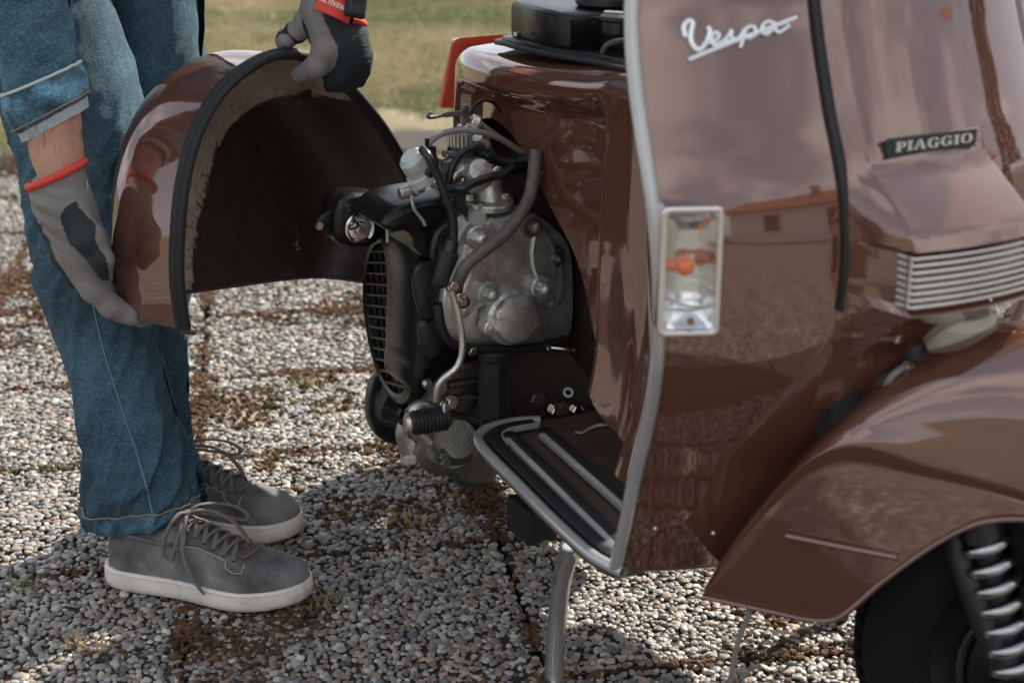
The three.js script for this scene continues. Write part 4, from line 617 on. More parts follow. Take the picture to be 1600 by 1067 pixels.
  // round latch on its black bracket, left of the shroud
  eng('latch_bracket', [plateX(P([[528, 322], [540, 308], [570, 304], [602, 312], [606, 340], [598, 372], [578, 386], [540, 386], [526, 376]], -.55), -.55, 0.06, 0.010), plateX(P([[490, 352], [502, 334], [528, 326], [534, 352], [510, 360]], -.57), -.565, 0.008, 0.002)], M.blackSteel);
  const lk = E(561, 356, -.55); eng('latch', [lathe([[0.0205, -0.004], [0.0215, 0.004], [0.0195, 0.006], [0.0175, 0.004], [0.016, 0.003], [0.010, 0.004], [0.008, 0.009], [0, 0.009]], V(1, 0.05, 0.05), lk, 36)], M.alu);
  eng('latch_core', lathe([[0.0062, 0.008], [0.006, 0.0125], [0, 0.0125]], AX, lk, 14), M.zinc); eng('bracket_rivet', lathe([[0.0001, 0.005], [0.005, 0.004], [0.006, 0.001]], AX, E(498, 352, -.56), 14), M.zinc);
  eng('latch_wire', tube([E(557, 326, -.543), E(552, 342, -.538), E(560, 352, -.536), E(548, 358, -.538), E(545, 352, -.54)], 0.0018, 40, 6), M.rubber);
  // lower end: dark tube, gearcase, nuts, disc, spring hooks
  const rt0 = E(772, 548, -.43), rt1 = E(770, 668, -.44); eng('frame_tube', [cyl(rt0, rt1, 0.0205, 0.0225, 26, 0.002), cyl(E(772, 545, -.43), E(772, 562, -.43), 0.0235, 0.0225, 26, 0.003)], M.rubber);
  eng('gear_case', [plateX(P([[690, 560], [760, 548], [880, 540], [894, 570], [880, 668], [800, 680], [740, 690], [690, 676], [668, 640], [672, 600]], -.52), -.50, 0.16, 0.02)], M.castDark);
  eng('case_rib', [tube(P([[700, 602], [740, 596], [800, 596], [820, 600]], -.495), 0.006, 24, 8), tube(P([[690, 632], [716, 622], [745, 620], [752, 632]], -.49), 0.005, 24, 8), rbox(0.03, 0.03, 0.10, E(785, 640, -.5), 0.01)], M.castDark);
  eng('kick_boss', [cyl(E(690, 700, -.60), E(704, 690, -.46), 0.042, 0.042, 34, 0.004), cyl(E(712, 688, -.46), E(716, 686, -.44), 0.036, 0.030, 34, 0.003), plateX(P([[672, 664], [742, 668], [770, 690], [762, 740], [716, 752], [692, 738], [668, 704]], -.5), -.47, 0.10, 0.012)], M.castDark);
  for (const [px, py, s, r, mat] of [[690, 633, -.44, 0.008, M.zinc], [704, 629, -.48, 0.0085, M.dullAlu], [667, 600, -.46, 0.006, M.zinc], [868, 641, -.44, 0.011, M.zinc], [900, 640, -.42, 0.009, M.zinc], [836, 622, -.47, 0.012, M.castDark], [694, 722, -.44, 0.009, M.castDark], [738, 548, -.42, 0.006, M.zinc], [692, 712, -.44, 0.008, M.castDark]]) { const c = E(px, py, s); eng('case_bolt', [hex(c, AX, r, r * 0.9), lathe([[r * 1.3, -0.003], [r * 1.3, 0.0005], [0, 0.0005]], AX, c, 18)], mat); }
  eng('washer', lathe([[0.0045, -0.001], [0.0075, -0.001], [0.0075, 0.001], [0.0045, 0.001], [0.0045, -0.001]], V(1, 0, 0.9), E(888, 613, -.40), 24), M.whitePlastic);
  eng('rusty_nut', [hex(E(884, 638, -.42), AZ, 0.011, 0.014)], M.rust);
  eng('pin_rod', [wire([E(857, 543, -.40), E(880, 545, -.39), E(897, 547, -.385)], 0.0032, 16, 8), lathe([[0, 0.003], [0.005, 0.002], [0.005, -0.002], [0, -0.003]], AY, E(857, 543, -.40), 12)], M.zinc);
  eng('spring_hook', wire([E(900, 676, -.30), E(912, 676, -.29), E(926, 668, -.28), E(944, 664, -.27), E(966, 668, -.26), E(984, 680, -.25)], 0.0034, 30, 8), M.castDark);
  // kick lever with its ribbed rubber pedal
  eng('kick_lever', [tube([E(668, 690, -.41), E(652, 676, -.40), E(640, 660, -.395), E(645, 646, -.395)], 0.009, 30, 14), lathe([[0, 0.010], [0.011, 0.009], [0.013, 0.004], [0.013, -0.012]], V(1, 0, 0.5), E(636, 692, -.41), 24), tube([E(632, 660, -.40), E(628, 680, -.405), E(636, 706, -.41), E(640, 716, -.41)], 0.009, 30, 14), rbox(0.02, 0.016, 0.018, E(638, 716, -.41), 0.004), tube([E(640, 650, -.39), E(655, 636, -.395), E(680, 640, -.41)], 0.010, 24, 14)], M.dullAlu);
  const k0 = E(640, 662, -.372), k1 = E(702, 652, -.366); const kd = k1.clone().sub(k0).normalize();
  const ringsK = []; for (let i = 0; i < 9; i++) { const c = k0.clone().lerp(k1, 0.12 + i * 0.095); ringsK.push(lathe([[0.0135, -0.0018], [0.0168, -0.001], [0.0168, 0.001], [0.0135, 0.0018]], kd, c, 26)); }
  eng('kick_pedal', [cyl(k0, k1, 0.0145, 0.0145, 26, 0.003), ...ringsK], M.rubber);
  eng('pedal_end', [cyl(k0.clone().addScaledVector(kd, -0.006), k0.clone().addScaledVector(kd, 0.002), 0.0125, 0.0135, 24, 0.003)], M.dullAlu);
  eng('pedal_tab', [plateX(P([[692, 632], [698, 630], [704, 648], [706, 664], [700, 670], [694, 660]], -.36), -.358, 0.006, 0.002)], M.alu);
  eng('blue_cable', tube([E(700, 646, -.41), E(722, 650, -.41), E(750, 660, -.42), E(765, 664, -.43)], 0.0042, 24, 8), M.rubberGloss);
  const sp = []; for (let i = 0; i < 10 * 14; i++) { const a = i / 14 * 6.283, t = i / 140, c = E(lerp(694, 742, t), 712, -.455); sp.push(c.add(V(Math.sin(a) * 0.006, Math.cos(a) * 0.006, 0))); }
  eng('return_spring', tube(sp, 0.0014, 280, 6), M.castDark);
  // silencer end peeping out behind the fan housing
  eng('silencer', [tube([E(612, 598, -.72), E(606, 625, -.71), E(610, 652, -.70), E(640, 664, -.69)], 0.036, 30, 24), new THREE.SphereGeometry(0.037, 24, 16).translate(...E(612, 606, -.72).toArray()), cyl(E(622, 640, -.66), E(640, 652, -.62), 0.030, 0.022, 24, 0.004), rbox(0.34, 0.10, 0.20, V(-0.62, 0.20, -0.07), 0.04)], M.blackSteel);
}
{ // fan housing with a deep round grille of rings and bars
  const n = V(-0.10, 0.0, 1).normalize(), c = S.z(603, 498, 0.232);
  const housing = eng('fan_housing', [lathe([[0.128, -0.10], [0.136, -0.05], [0.134, -0.018], [0.127, -0.004], [0.117, 0.0], [0.112, -0.003], [0.110, -0.014]], n, c, 72),
    lathe([[0.0, -0.05], [0.06, -0.05], [0.112, -0.045]], n, c, 40)], M.blackSteel);
  const q = new THREE.Quaternion().setFromUnitVectors(AZ, n), bars = [], R = 0.1115;
  const put = (g) => g.applyQuaternion(q).translate(c.x, c.y, c.z);
  for (let i = -6; i <= 6; i++) { const y = i * 0.0165, w = Math.sqrt(Math.max(0, R * R - y * y)); if (w > 0.01) eng('grille_bar', put(rbox(w * 2, 0.0036, 0.006, V(0, y, -0.006), 0.0012).rotateZ(0.26)), M.castDark); }
  for (let i = -3; i <= 3; i++) { const x = i * 0.030, w = Math.sqrt(Math.max(0, R * R - x * x)); eng('grille_upright', put(rbox(0.0032, w * 2, 0.005, V(x, 0, -0.0105), 0.001).rotateZ(0.26)), M.blackPlastic); }
  const vanes = []; for (let i = 0; i < 22; i++) { const g = new RoundedBoxGeometry(0.045, 0.003, 0.03, 1, 0.001).translate(0.075, 0, -0.032); g.rotateZ(i / 22 * Math.PI * 2); vanes.push(put(g)); }
  eng('fan_wheel', [...vanes, put(cyl(V(0, 0, -0.045), V(0, 0, -0.018), 0.045, 0.042, 40, 0.004))], M.castDark);
  for (const [px, py] of [[634, 474], [602, 365]]) { const p = S.z(px, py, 0.222); eng('housing_screw', lathe([[0, 0.004], [0.005, 0.003], [0.006, -0.003]], V(0.5, 0, 1), p, 14), M.zinc); }
  const pm = E(602, 366, -.50); eng('paint_mark', rbox(0.004, 0.02, 0.003, pm.add(V(0.006, 0, 0)), 0.001), M.whitePlastic);
}
// ------------------------------------------------------------------ the lifted engine side panel
const C0 = atDepth(283, 511, 1.93);
const CF = frame(V(C0.x, 0, C0.z), THREE.MathUtils.degToRad(59.5));
const panel = new THREE.Group(); panel.name = 'engine_side_panel'; panel.position.copy(CF.pos); panel.rotation.y = CF.turn; scene.add(tag(panel, 'brown domed engine side cover with black rubber edging held up in gloved hands', 'side cover'));
const rimPix = [[283, 512], [274, 450], [273, 380], [281, 290], [301, 212], [336, 148], [386, 104], [438, 84], [490, 93], [530, 124], [575, 174], [610, 225], [640, 285], [656, 345], [660, 405], [648, 455]];
const rimC = curve(rimPix.map(([x, y]) => CF.z(x, y, 0)));
const PD = 0.182, Cb = (() => { const a = CF.z(430, 437, -PD); return V(a.x, a.y, 0); })();
function panelPoint(t, v, inset = 0) {
  const R = rimC.getPoint(t), f = v * Math.PI / 2, e = 0.38, c = Math.pow(Math.max(Math.cos(f), 0), e), d = Math.pow(Math.max(Math.sin(f), 0), e);
  const k = (1 - c), dir = Cb.clone().sub(R).setZ(0), q = R.clone().addScaledVector(dir, k); q.z = -d * PD - 0.012 * k * 0;
  if (inset) { q.addScaledVector(dir.normalize(), inset * c); q.z += inset * d; }
  return q;
}
{
  const nv = 70, nt = 150, remap = (v) => Math.pow(v, 1.6) * 0.5 + v * 0.5;
  const sheet = (inset, flip) => grid(nt, nv, (u, v) => panelPoint(u, remap(v) , inset), flip);
  const rimJ = (t) => grid(2, nv, (u, v) => panelPoint(t, remap(v) , u * 0.0018));
  mesh('outer_skin', [sheet(0, true), rimJ(0), rimJ(1)], M.paint, panel);
  // inside: brown primer near the edge, dusty, then black coating brushed over the middle
  const bnd = table([[445, 298], [438, 300], [380, 303], [330, 313], [270, 327], [215, 346], [165, 385], [130, 425], [105, 452], [90, 480]].map(([y, x]) => CF.z(x, y, -(PD - 0.003))).map((p) => [p.y, p.x]).sort((a, b) => a[0] - b[0]));
  const n2 = 260, m2 = 190, g = grid(n2, m2, (u, v) => panelPoint(u, remap(v) , 0.0018)), p = g.attributes.position, col = new Float32Array(p.count * 3);
  for (let i = 0; i < p.count; i++) {
    const x = p.getX(i), y = p.getY(i), z = p.getZ(i), b = bnd(y)[0], n = (fbm(x * 45, y * 45, z * 45, 4) - 0.5) * 0.013 + (fbm(x * 160, y * 160, 3, 2) - 0.5) * 0.006;
    const dusty = sm(clamp((b - x + n) / 0.0025 + 0.5)), sp = fbm(x * 330, y * 330, z * 330, 2), sp2 = fbm(x * 60 + 9, y * 60, z * 60, 4);
    const edge = Math.exp(-Math.pow((b - x) / 0.014, 2)), dark = sm(clamp((sp - (0.72 - 0.13 * edge)) * 14)) * dusty;
    const coat = [0.044, 0.028, 0.023].map((c) => c * (0.55 + 0.9 * sp2)), dust = [0.44, 0.36, 0.28].map((c) => c * (0.7 + 0.6 * sp2)), fleck = !dusty && sp > 0.80 && sp2 > 0.52 ? 0.06 : 0;
    for (let k = 0; k < 3; k++) col[i * 3 + k] = lerp(lerp(coat[k] + fleck, dust[k], dusty), 0.03, dark * 0.85);
  }
  g.setAttribute('color', new THREE.BufferAttribute(col, 3));
  mesh('inner_coating', g, std([1, 1, 1], 0.42, 0, { vertexColors: true, bumpMap: rep(fineBump, 4), bumpScale: 0.0006 }), panel);
  // rubber edging with a groove
  const rc = rimC.getPoints(160), sec = (rad, off) => { const gg = new THREE.TubeGeometry(curve(rc.map((q) => V(q.x, q.y, q.z + off))), 200, rad, 12); return gg; };
  mesh('rubber_edging', [sec(0.0088, 0.001), sec(0.0062, 0.0088)], M.rubber, panel);
  const bottom = Array.from({ length: 60 }, (_, i) => panelPoint(0, remap(i / 59) , 0.001)), bottom2 = Array.from({ length: 60 }, (_, i) => panelPoint(1, remap(i / 59) , 0.001));
  mesh('rolled_lip', [tube(bottom, 0.0035, 120, 8), tube(bottom2, 0.0035, 120, 8)], std([0.10, 0.065, 0.05], 0.6, 0.2, { map: rep(castTex, 12) }), panel);
  const p0 = CF.z(284, 514, 0.0), p1 = CF.z(303, 519, 0.012); const pin = mesh('locating_pin', cyl(p0, p1, 0.0055, 0.0048, 16, 0.001), std([0.10, 0.05, 0.04], 0.4, 0.3), panel);
  mesh('pin_tip', cyl(p1, p1.clone().add(p1.clone().sub(p0).normalize().multiplyScalar(0.003)), 0.0042, 0.003, 14, 0.0008), M.zinc, pin);
  const I = (px, py, z = -0.135) => CF.z(px, py, z);
  mesh('hook_wire', tube([I(546, 246, -0.10), I(550, 256, -0.10), I(562, 261, -0.10), I(575, 255, -0.10), I(585, 238, -0.10)], 0.0022, 40, 8), M.castDark, panel);
  mesh('pressed_lug', [tube([I(462, 350), I(466, 375), I(463, 385), I(470, 378)], 0.003, 20, 8), lathe([[0, 0.006], [0.006, 0.004], [0.009, -0.002]], AZ, I(467, 382), 14)], M.paintIn, panel);
  mesh('spring_catch', [tube([I(462, 152, -0.06), I(476, 160, -0.06), I(488, 159, -0.06)], 0.003, 20, 8), rbox(0.03, 0.02, 0.006, I(475, 152, -0.07), 0.002)], std([0.16, 0.08, 0.05], 0.35, 0.6), panel);
}
// ------------------------------------------------------------------ person
const person = new THREE.Group(); person.name = 'person'; scene.add(person);
tag(person, 'person in blue jeans, denim jacket, grey suede sneakers and work gloves lifting the cover', 'person');
const Q = (px, py, D) => atDepth(px, py, D), pxm = (px, py, D) => { const c = Math.cos(PITCH), d = ray(px, py), t = -D / d.z; return t / FPX; };   // metres per pixel there
const denimMap = (() => { const n = 1024; return texture(n, (i, j) => {
  const tw = ((i + j * 2) % 8) < 5 ? 1 : 0.72, sl = vnoise((i * 0.8 + j * 0.55) / n * 160, (j * 0.8 - i * 0.55) / n * 900, 3), sl2 = vnoise(i / n * 60, j / n * 512, 5, 0), f = fbm(i / n * 7, j / n * 7, 1, 4, 7);
  const w = clamp(0.05 + 1.05 * Math.pow(sl, 3) + 0.4 * Math.pow(sl2, 3) + 0.45 * (f - 0.5)) * tw;
  return [lerp(0.005, 0.135, w), lerp(0.042, 0.265, w), lerp(0.082, 0.33, w)]; }, true); })();
const denimBump = (() => texture(512, (i, j, n) => 0.6 * vnoise((i * 0.8 + j * 0.55) / n * 90, (j * 0.8 - i * 0.55) / n * 420, 3) + (((i + j * 2) % 8) < 5 ? 0.4 : 0.15)))();
const denim = (k) => std([k, k, k * 0.98], 0.85, 0, { map: rep(denimMap, 3), bumpMap: rep(denimBump, 5), bumpScale: 0.0012, vertexColors: true });
const jeanM = denim(0.85), jacketM = denim(1.35), hemM = denim(1.15);
const threadM = std([0.30, 0.20, 0.12], 0.8), paleThread = std([0.50, 0.54, 0.52], 0.85);
function vcol(g, f) { const p = g.attributes.position, c = new Float32Array(p.count * 3); for (let i = 0; i < p.count; i++) c.set(f(p.getX(i), p.getY(i), p.getZ(i), i), i * 3); g.setAttribute('color', new THREE.BufferAttribute(c, 3)); return g; }
// a leg or sleeve as rings: rows [y, xl, xr, D, tilt]; wrinkles displace the ring
function sleeveRings(rows, flat, wr, n = 96, m = 150) {
  const T = table(rows.slice().sort((a, b) => a[0] - b[0])), y0 = rows[0][0], y1 = rows[rows.length - 1][0];
  const at = (v, ang, grow = 0) => { const y = lerp(y0, y1, v), [xl, xr, D, tilt] = T(y), c = Q((xl + xr) / 2, y, D), hw = (xr - xl) / 2 * pxm((xl + xr) / 2, y, D) + grow, x = Math.cos(ang), z = Math.sin(ang); const w = wr ? wr(v, ang, c) : 0; return V(c.x + x * (hw + w), c.y + x * (tilt ?? 0) * hw - z * 0.15 * hw * 0, c.z + z * (hw * flat + w)); };
  return { at, geo: tubeGrid(n, m, (u, v) => at(v, u * Math.PI * 2), y0 < y1), y0, y1 };
}
const fade = (x, y, z) => { const f = 0.62 + 1.15 * (fbm(x * 9 + 3, y * 7, z * 9, 4) - 0.25), st = 0.9 + 0.25 * vnoise(x * 60, y * 260, z * 60); return [f * st, f * st, f * st]; };
{
  const wrk = (sd, kneeY) => (v, a, c) => { const k = Math.exp(-Math.pow((c.y - kneeY) / 0.13, 2)), h = Math.exp(-Math.pow((c.y - 0.14) / 0.09, 2)); const q = fbm(a * 0.9 + sd + 10, c.y * 15 + a * 1.6, sd, 3), rd = Math.pow(1 - Math.abs(2 * q - 1), 3); return 0.015 * (rd - 0.42) * (0.3 + 0.9 * k + 1.0 * h) + 0.006 * (fbm(a * 1.1 + sd + 30, c.y * 26, sd, 3) - 0.5) * (0.6 + k + h) + 0.006 * (vnoise(a * 0.8 + 5, c.y * 9, sd) - 0.5) * 2; };
  const leg1 = [[805, 148, 299, 2.055, 0.16], [795, 142, 304, 2.056, 0.12], [755, 136, 303, 2.06, 0.1], [690, 127, 288, 2.075, 0.05], [620, 111, 268, 2.09, 0], [560, 97, 256, 2.105, 0], [500, 80, 250, 2.12, 0], [420, 62, 250, 2.14, 0], [350, 50, 249, 2.155, 0], [280, 42, 242, 2.17, 0], [200, 20, 233, 2.19, 0], [120, -8, 214, 2.205, 0], [40, -30, 184, 2.22, 0], [-60, -55, 162, 2.24, 0], [-180, -70, 150, 2.26, 0]];
  const leg2 = [[712, 196, 290, 2.20, 0.2], [690, 190, 292, 2.205, 0.15], [600, 183, 293, 2.23, 0], [520, 178, 293, 2.25, 0], [440, 172, 301, 2.27, 0], [350, 168, 312, 2.29, 0], [200, 160, 320, 2.32, 0], [90, 155, 316, 2.34, 0], [0, 145, 313, 2.36, 0], [-180, 110, 305, 2.38, 0]];
  const A = sleeveRings(leg1, 0.92, wrk(2, 0.52), 110, 190), B = sleeveRings(leg2, 0.95, wrk(7, 0.5), 90, 150);
  const top1 = A.at(1, 0), seat = skin([{ a: Q(45, -170, 2.27), b: Q(60, -320, 2.31), ra: 0.105, rb: 0.13 }, { a: Q(205, -170, 2.38), b: Q(140, -320, 2.40), ra: 0.098, rb: 0.13 }, { a: Q(70, -320, 2.32), b: Q(150, -330, 2.40), ra: 0.13, rb: 0.13 }], 0.014, 0.06);
  const jeans = mesh('jeans', vcol(merge([A.geo, B.geo, seat]), fade), jeanM, person);
  for (const [G, sd] of [[A, 1], [B, 2]]) {
    const hem = tubeGrid(110, 14, (u, v) => { const q = v * 0.034, a = u * Math.PI * 2, p = G.at(q * 0.94, a, 0.0022 + 0.0015 * Math.sin(v * Math.PI) + 0.0018 * (vnoise(a * 9, v * 2, sd) - 0.5) * 1.6); if (v === 0) p.y -= 0.001; return p; }, false);
    const hm = mesh('hem', vcol(hem, (x, y, z) => { const rop = vnoise((Math.atan2(z - G.at(0, 0).z, x - G.at(0.01, Math.PI).x) + 4) * 15, y * 60, sd), f = 0.55 + 1.15 * Math.pow(rop, 1.5); return [f, f, f]; }), hemM, person);
    mesh('hem_stitch', tube(Array.from({ length: 70 }, (_, i) => G.at(0.031, i / 70 * Math.PI * 2, 0.0034)), 0.0011, 240, 6, true), threadM, hm);
    const in0 = tubeGrid(80, 10, (u, v) => G.at(v * 0.10, u * Math.PI * 2, -0.003), true); mesh('hem_inside', vcol(in0, () => [0.9, 0.95, 0.95]), hemM, hm);
  }
  // outer side seam, a roped pale line down the near leg
  const seamA = (v) => lerp(1.15, 1.62, clamp(v * 2)); const sp = []; for (let i = 0; i <= 120; i++) { const v = lerp(0.02, 0.9, i / 120); sp.push(A.at(v, seamA(v), 0.0004)); }
  mesh('side_seam', tube(sp, 0.0016, 300, 8), std([0.10, 0.19, 0.23], 0.9), person);
  const sp2 = sp.map((p) => V(p.x - 0.008, p.y, p.z + 0.0005)); 
}
// body: one continuous figure under the clothes
const rElb = Q(40, -130, 2.02), rWri = Q(93, 268, 1.97), rSho = V(-0.60, 1.40, -2.14), lSho = V(-0.44, 1.43, -2.50), neck = V(-0.48, 1.47, -2.31), pelvis = V(-0.66, 0.97, -2.33), lElb = V(-0.20, 1.22, -2.40);
const LD = 2.145, lWri = Q(532, -8, LD - 0.005);
{
  const skinM = std([0.52, 0.30, 0.22], 0.55, 0, { vertexColors: true, bumpMap: rep(fineBump, 5), bumpScale: 0.0006 });
  const ank1 = Q(232, 838, 2.05), ank2 = Q(262, 745, 2.185), k1 = Q(150, 350, 2.15), k2 = Q(240, 380, 2.28), h1 = Q(45, -200, 2.28), h2 = Q(200, -200, 2.38), head = V(-0.33, 1.66, -2.30), face = V(-0.27, 1.63, -2.28);
  const B = [
    ...chain([pelvis, V(-0.60, 1.15, -2.32), V(-0.54, 1.34, -2.32), neck], [0.125, 0.115, 0.12, 0.055]), ...chain([neck, V(-0.42, 1.56, -2.31)], [0.056, 0.055]),
    { a: head, b: V(-0.31, 1.70, -2.30), ra: 0.088, rb: 0.086 }, { a: V(-0.305, 1.60, -2.295), b: V(-0.25, 1.565, -2.28), ra: 0.062, rb: 0.036 }, { a: V(-0.24, 1.66, -2.285), b: V(-0.218, 1.625, -2.278), ra: 0.010, rb: 0.014, k: 0.02 }, { a: V(-0.335, 1.67, -2.21), b: V(-0.34, 1.63, -2.215), ra: 0.014, rb: 0.010, k: 0.015 }, { a: V(-0.335, 1.67, -2.39), b: V(-0.34, 1.63, -2.385), ra: 0.014, rb: 0.010, k: 0.015 },
    { a: rSho, b: lSho, ra: 0.068, rb: 0.068 }, ...chain([rSho, rElb, Q(72, 150, 1.985), Q(80, 190, 1.98), Q(88, 238, 1.975), rWri], [0.05, 0.040, 0.037, 0.0365, 0.0335, 0.030], undefined, 0.006), ...chain([lSho, lElb, lWri], [0.058, 0.045, 0.029]),
    ...chain([h1, k1, ank1, Q(222, 880, 2.04)], [0.05, 0.035, 0.030, 0.030]), ...chain([h2, k2, ank2, Q(258, 790, 2.18)], [0.045, 0.032, 0.027, 0.029])];
  for (const b of B) b.c = (x, y, z) => { const n = 0.9 + 0.22 * (fbm(x * 40, y * 40, z * 40, 3) - 0.5), r = 0.95 + 0.2 * (vnoise(x * 22, y * 22, z * 22) - 0.5); return [n, n * r, n * r]; };
  const body = mesh('body', skin(B, 0.0115, 0.03), skinM, person);
  const hair = mesh('hair', skin([{ a: V(-0.345, 1.70, -2.30), b: V(-0.37, 1.64, -2.30), ra: 0.096, rb: 0.085 }, { a: V(-0.30, 1.735, -2.30), b: V(-0.34, 1.73, -2.30), ra: 0.07, rb: 0.08 }], 0.012, 0.03), std([0.05, 0.03, 0.02], 0.7), body);
  for (const z of [-2.255, -2.315]) mesh('eye', new THREE.SphereGeometry(0.012, 14, 10).translate(-0.238, 1.665, z), std([0.05, 0.04, 0.04], 0.2), body);
  mesh('mouth', rbox(0.008, 0.006, 0.045, V(-0.222, 1.588, -2.28), 0.003), std([0.35, 0.12, 0.10], 0.5), body);
  // fine hair on the bare forearm
  const r = mulberry(41), hs = []; for (let i = 0; i < 240; i++) { const t = r(), a = r() * 6.28, c = Q(lerp(80, 92, t), lerp(178, 262, t), 1.978), R = lerp(0.0395, 0.0315, t), n = V(Math.cos(a), 0, Math.sin(a)), p = c.clone().addScaledVector(n, R), q = p.clone().addScaledVector(n, 0.0018).add(V((r() - 0.5) * 0.006, -0.008 - 0.006 * r(), (r() - 0.5) * 0.004)); hs.push(new THREE.TubeGeometry(new THREE.LineCurve3(p, q), 1, 0.00016, 3)); }
  const ah = mesh('arm_hair', hs, std([0.12, 0.07, 0.04], 0.7), body); ah.userData.kind = 'stuff';
  // jacket: torso and the left sleeve; the near sleeve is lofted with its rolled cuff
  const JB = [...chain([V(-0.645, 1.00, -2.33), V(-0.59, 1.17, -2.32), V(-0.535, 1.345, -2.32)], [0.155, 0.150, 0.145]), { a: rSho, b: lSho, ra: 0.088, rb: 0.088 }, ...chain([lSho, lElb, lWri.clone().lerp(lElb, 0.4)], [0.082, 0.068, 0.052]), ...chain([rSho, rElb.clone().add(V(0, 0.05, 0))], [0.082, 0.074])];
  mesh('jacket', vcol(skin(JB, 0.014, 0.05), fade), jacketM, person);
  const rows = [[166, 20, 126, 1.982, 0.46], [148, 9, 123, 1.985, 0.42], [110, 3, 119, 1.985, 0.38], [60, -8, 116, 1.99, 0.3], [0, -22, 111, 1.995, 0.2], [-70, -36, 116, 2.005, 0.1], [-170, -50, 128, 2.02, 0]];
  const W = (v, a, c) => 0.007 * (fbm(a * 1.3 + 21, c.y * 26, 4, 3) - 0.5) * 2;
  const SL = sleeveRings(rows, 0.88, W, 96, 110); const sleeve = mesh('rolled_sleeve', vcol(SL.geo, fade), jacketM, person);
  const crow = [[180, 26, 136, 1.98, 0.50], [174, 20, 138, 1.98, 0.50], [150, 8, 135, 1.98, 0.46], [128, 1, 128, 1.982, 0.42], [121, 2, 122, 1.982, 0.40]];
  const CW = (v, a, c) => 0.004 * (fbm(a * 5 + 2, c.y * 30, 8, 3) - 0.5) * 2 + 0.003 * Math.sin(v * Math.PI);
  const CU = sleeveRings(crow, 0.90, CW, 96, 40);
  const cuff = mesh('cuff', vcol(CU.geo, (x, y, z) => { const f = 0.5 + 1.9 * Math.pow(vnoise(x * 75 + z * 75, y * 55, 2), 2); return [f, f, f]; }), jacketM, sleeve);
  const inner = tubeGrid(90, 8, (u, v) => { const p = CU.at(0.0, u * 6.2832, 0.0004 - 0.002 * v); return V(p.x + 0.003 * v, p.y + 0.002 - 0.014 * v, p.z); }); mesh('cuff_lining', vcol(inner, () => [1, 1, 1]), std([0.42, 0.50, 0.52], 0.9, 0, { vertexColors: true, bumpMap: rep(denimBump, 9), bumpScale: 0.001 }), sleeve);
  mesh('cuff_stitch', tube(Array.from({ length: 60 }, (_, i) => CU.at(0.12, i / 60 * 6.2832, 0.0018)), 0.0012, 200, 6, true), threadM, sleeve);
  mesh('cuff_seam', tube(Array.from({ length: 60 }, (_, i) => CU.at(0.97, i / 60 * 6.2832, 0.002)), 0.0022, 200, 8, true), paleThread, sleeve);
}
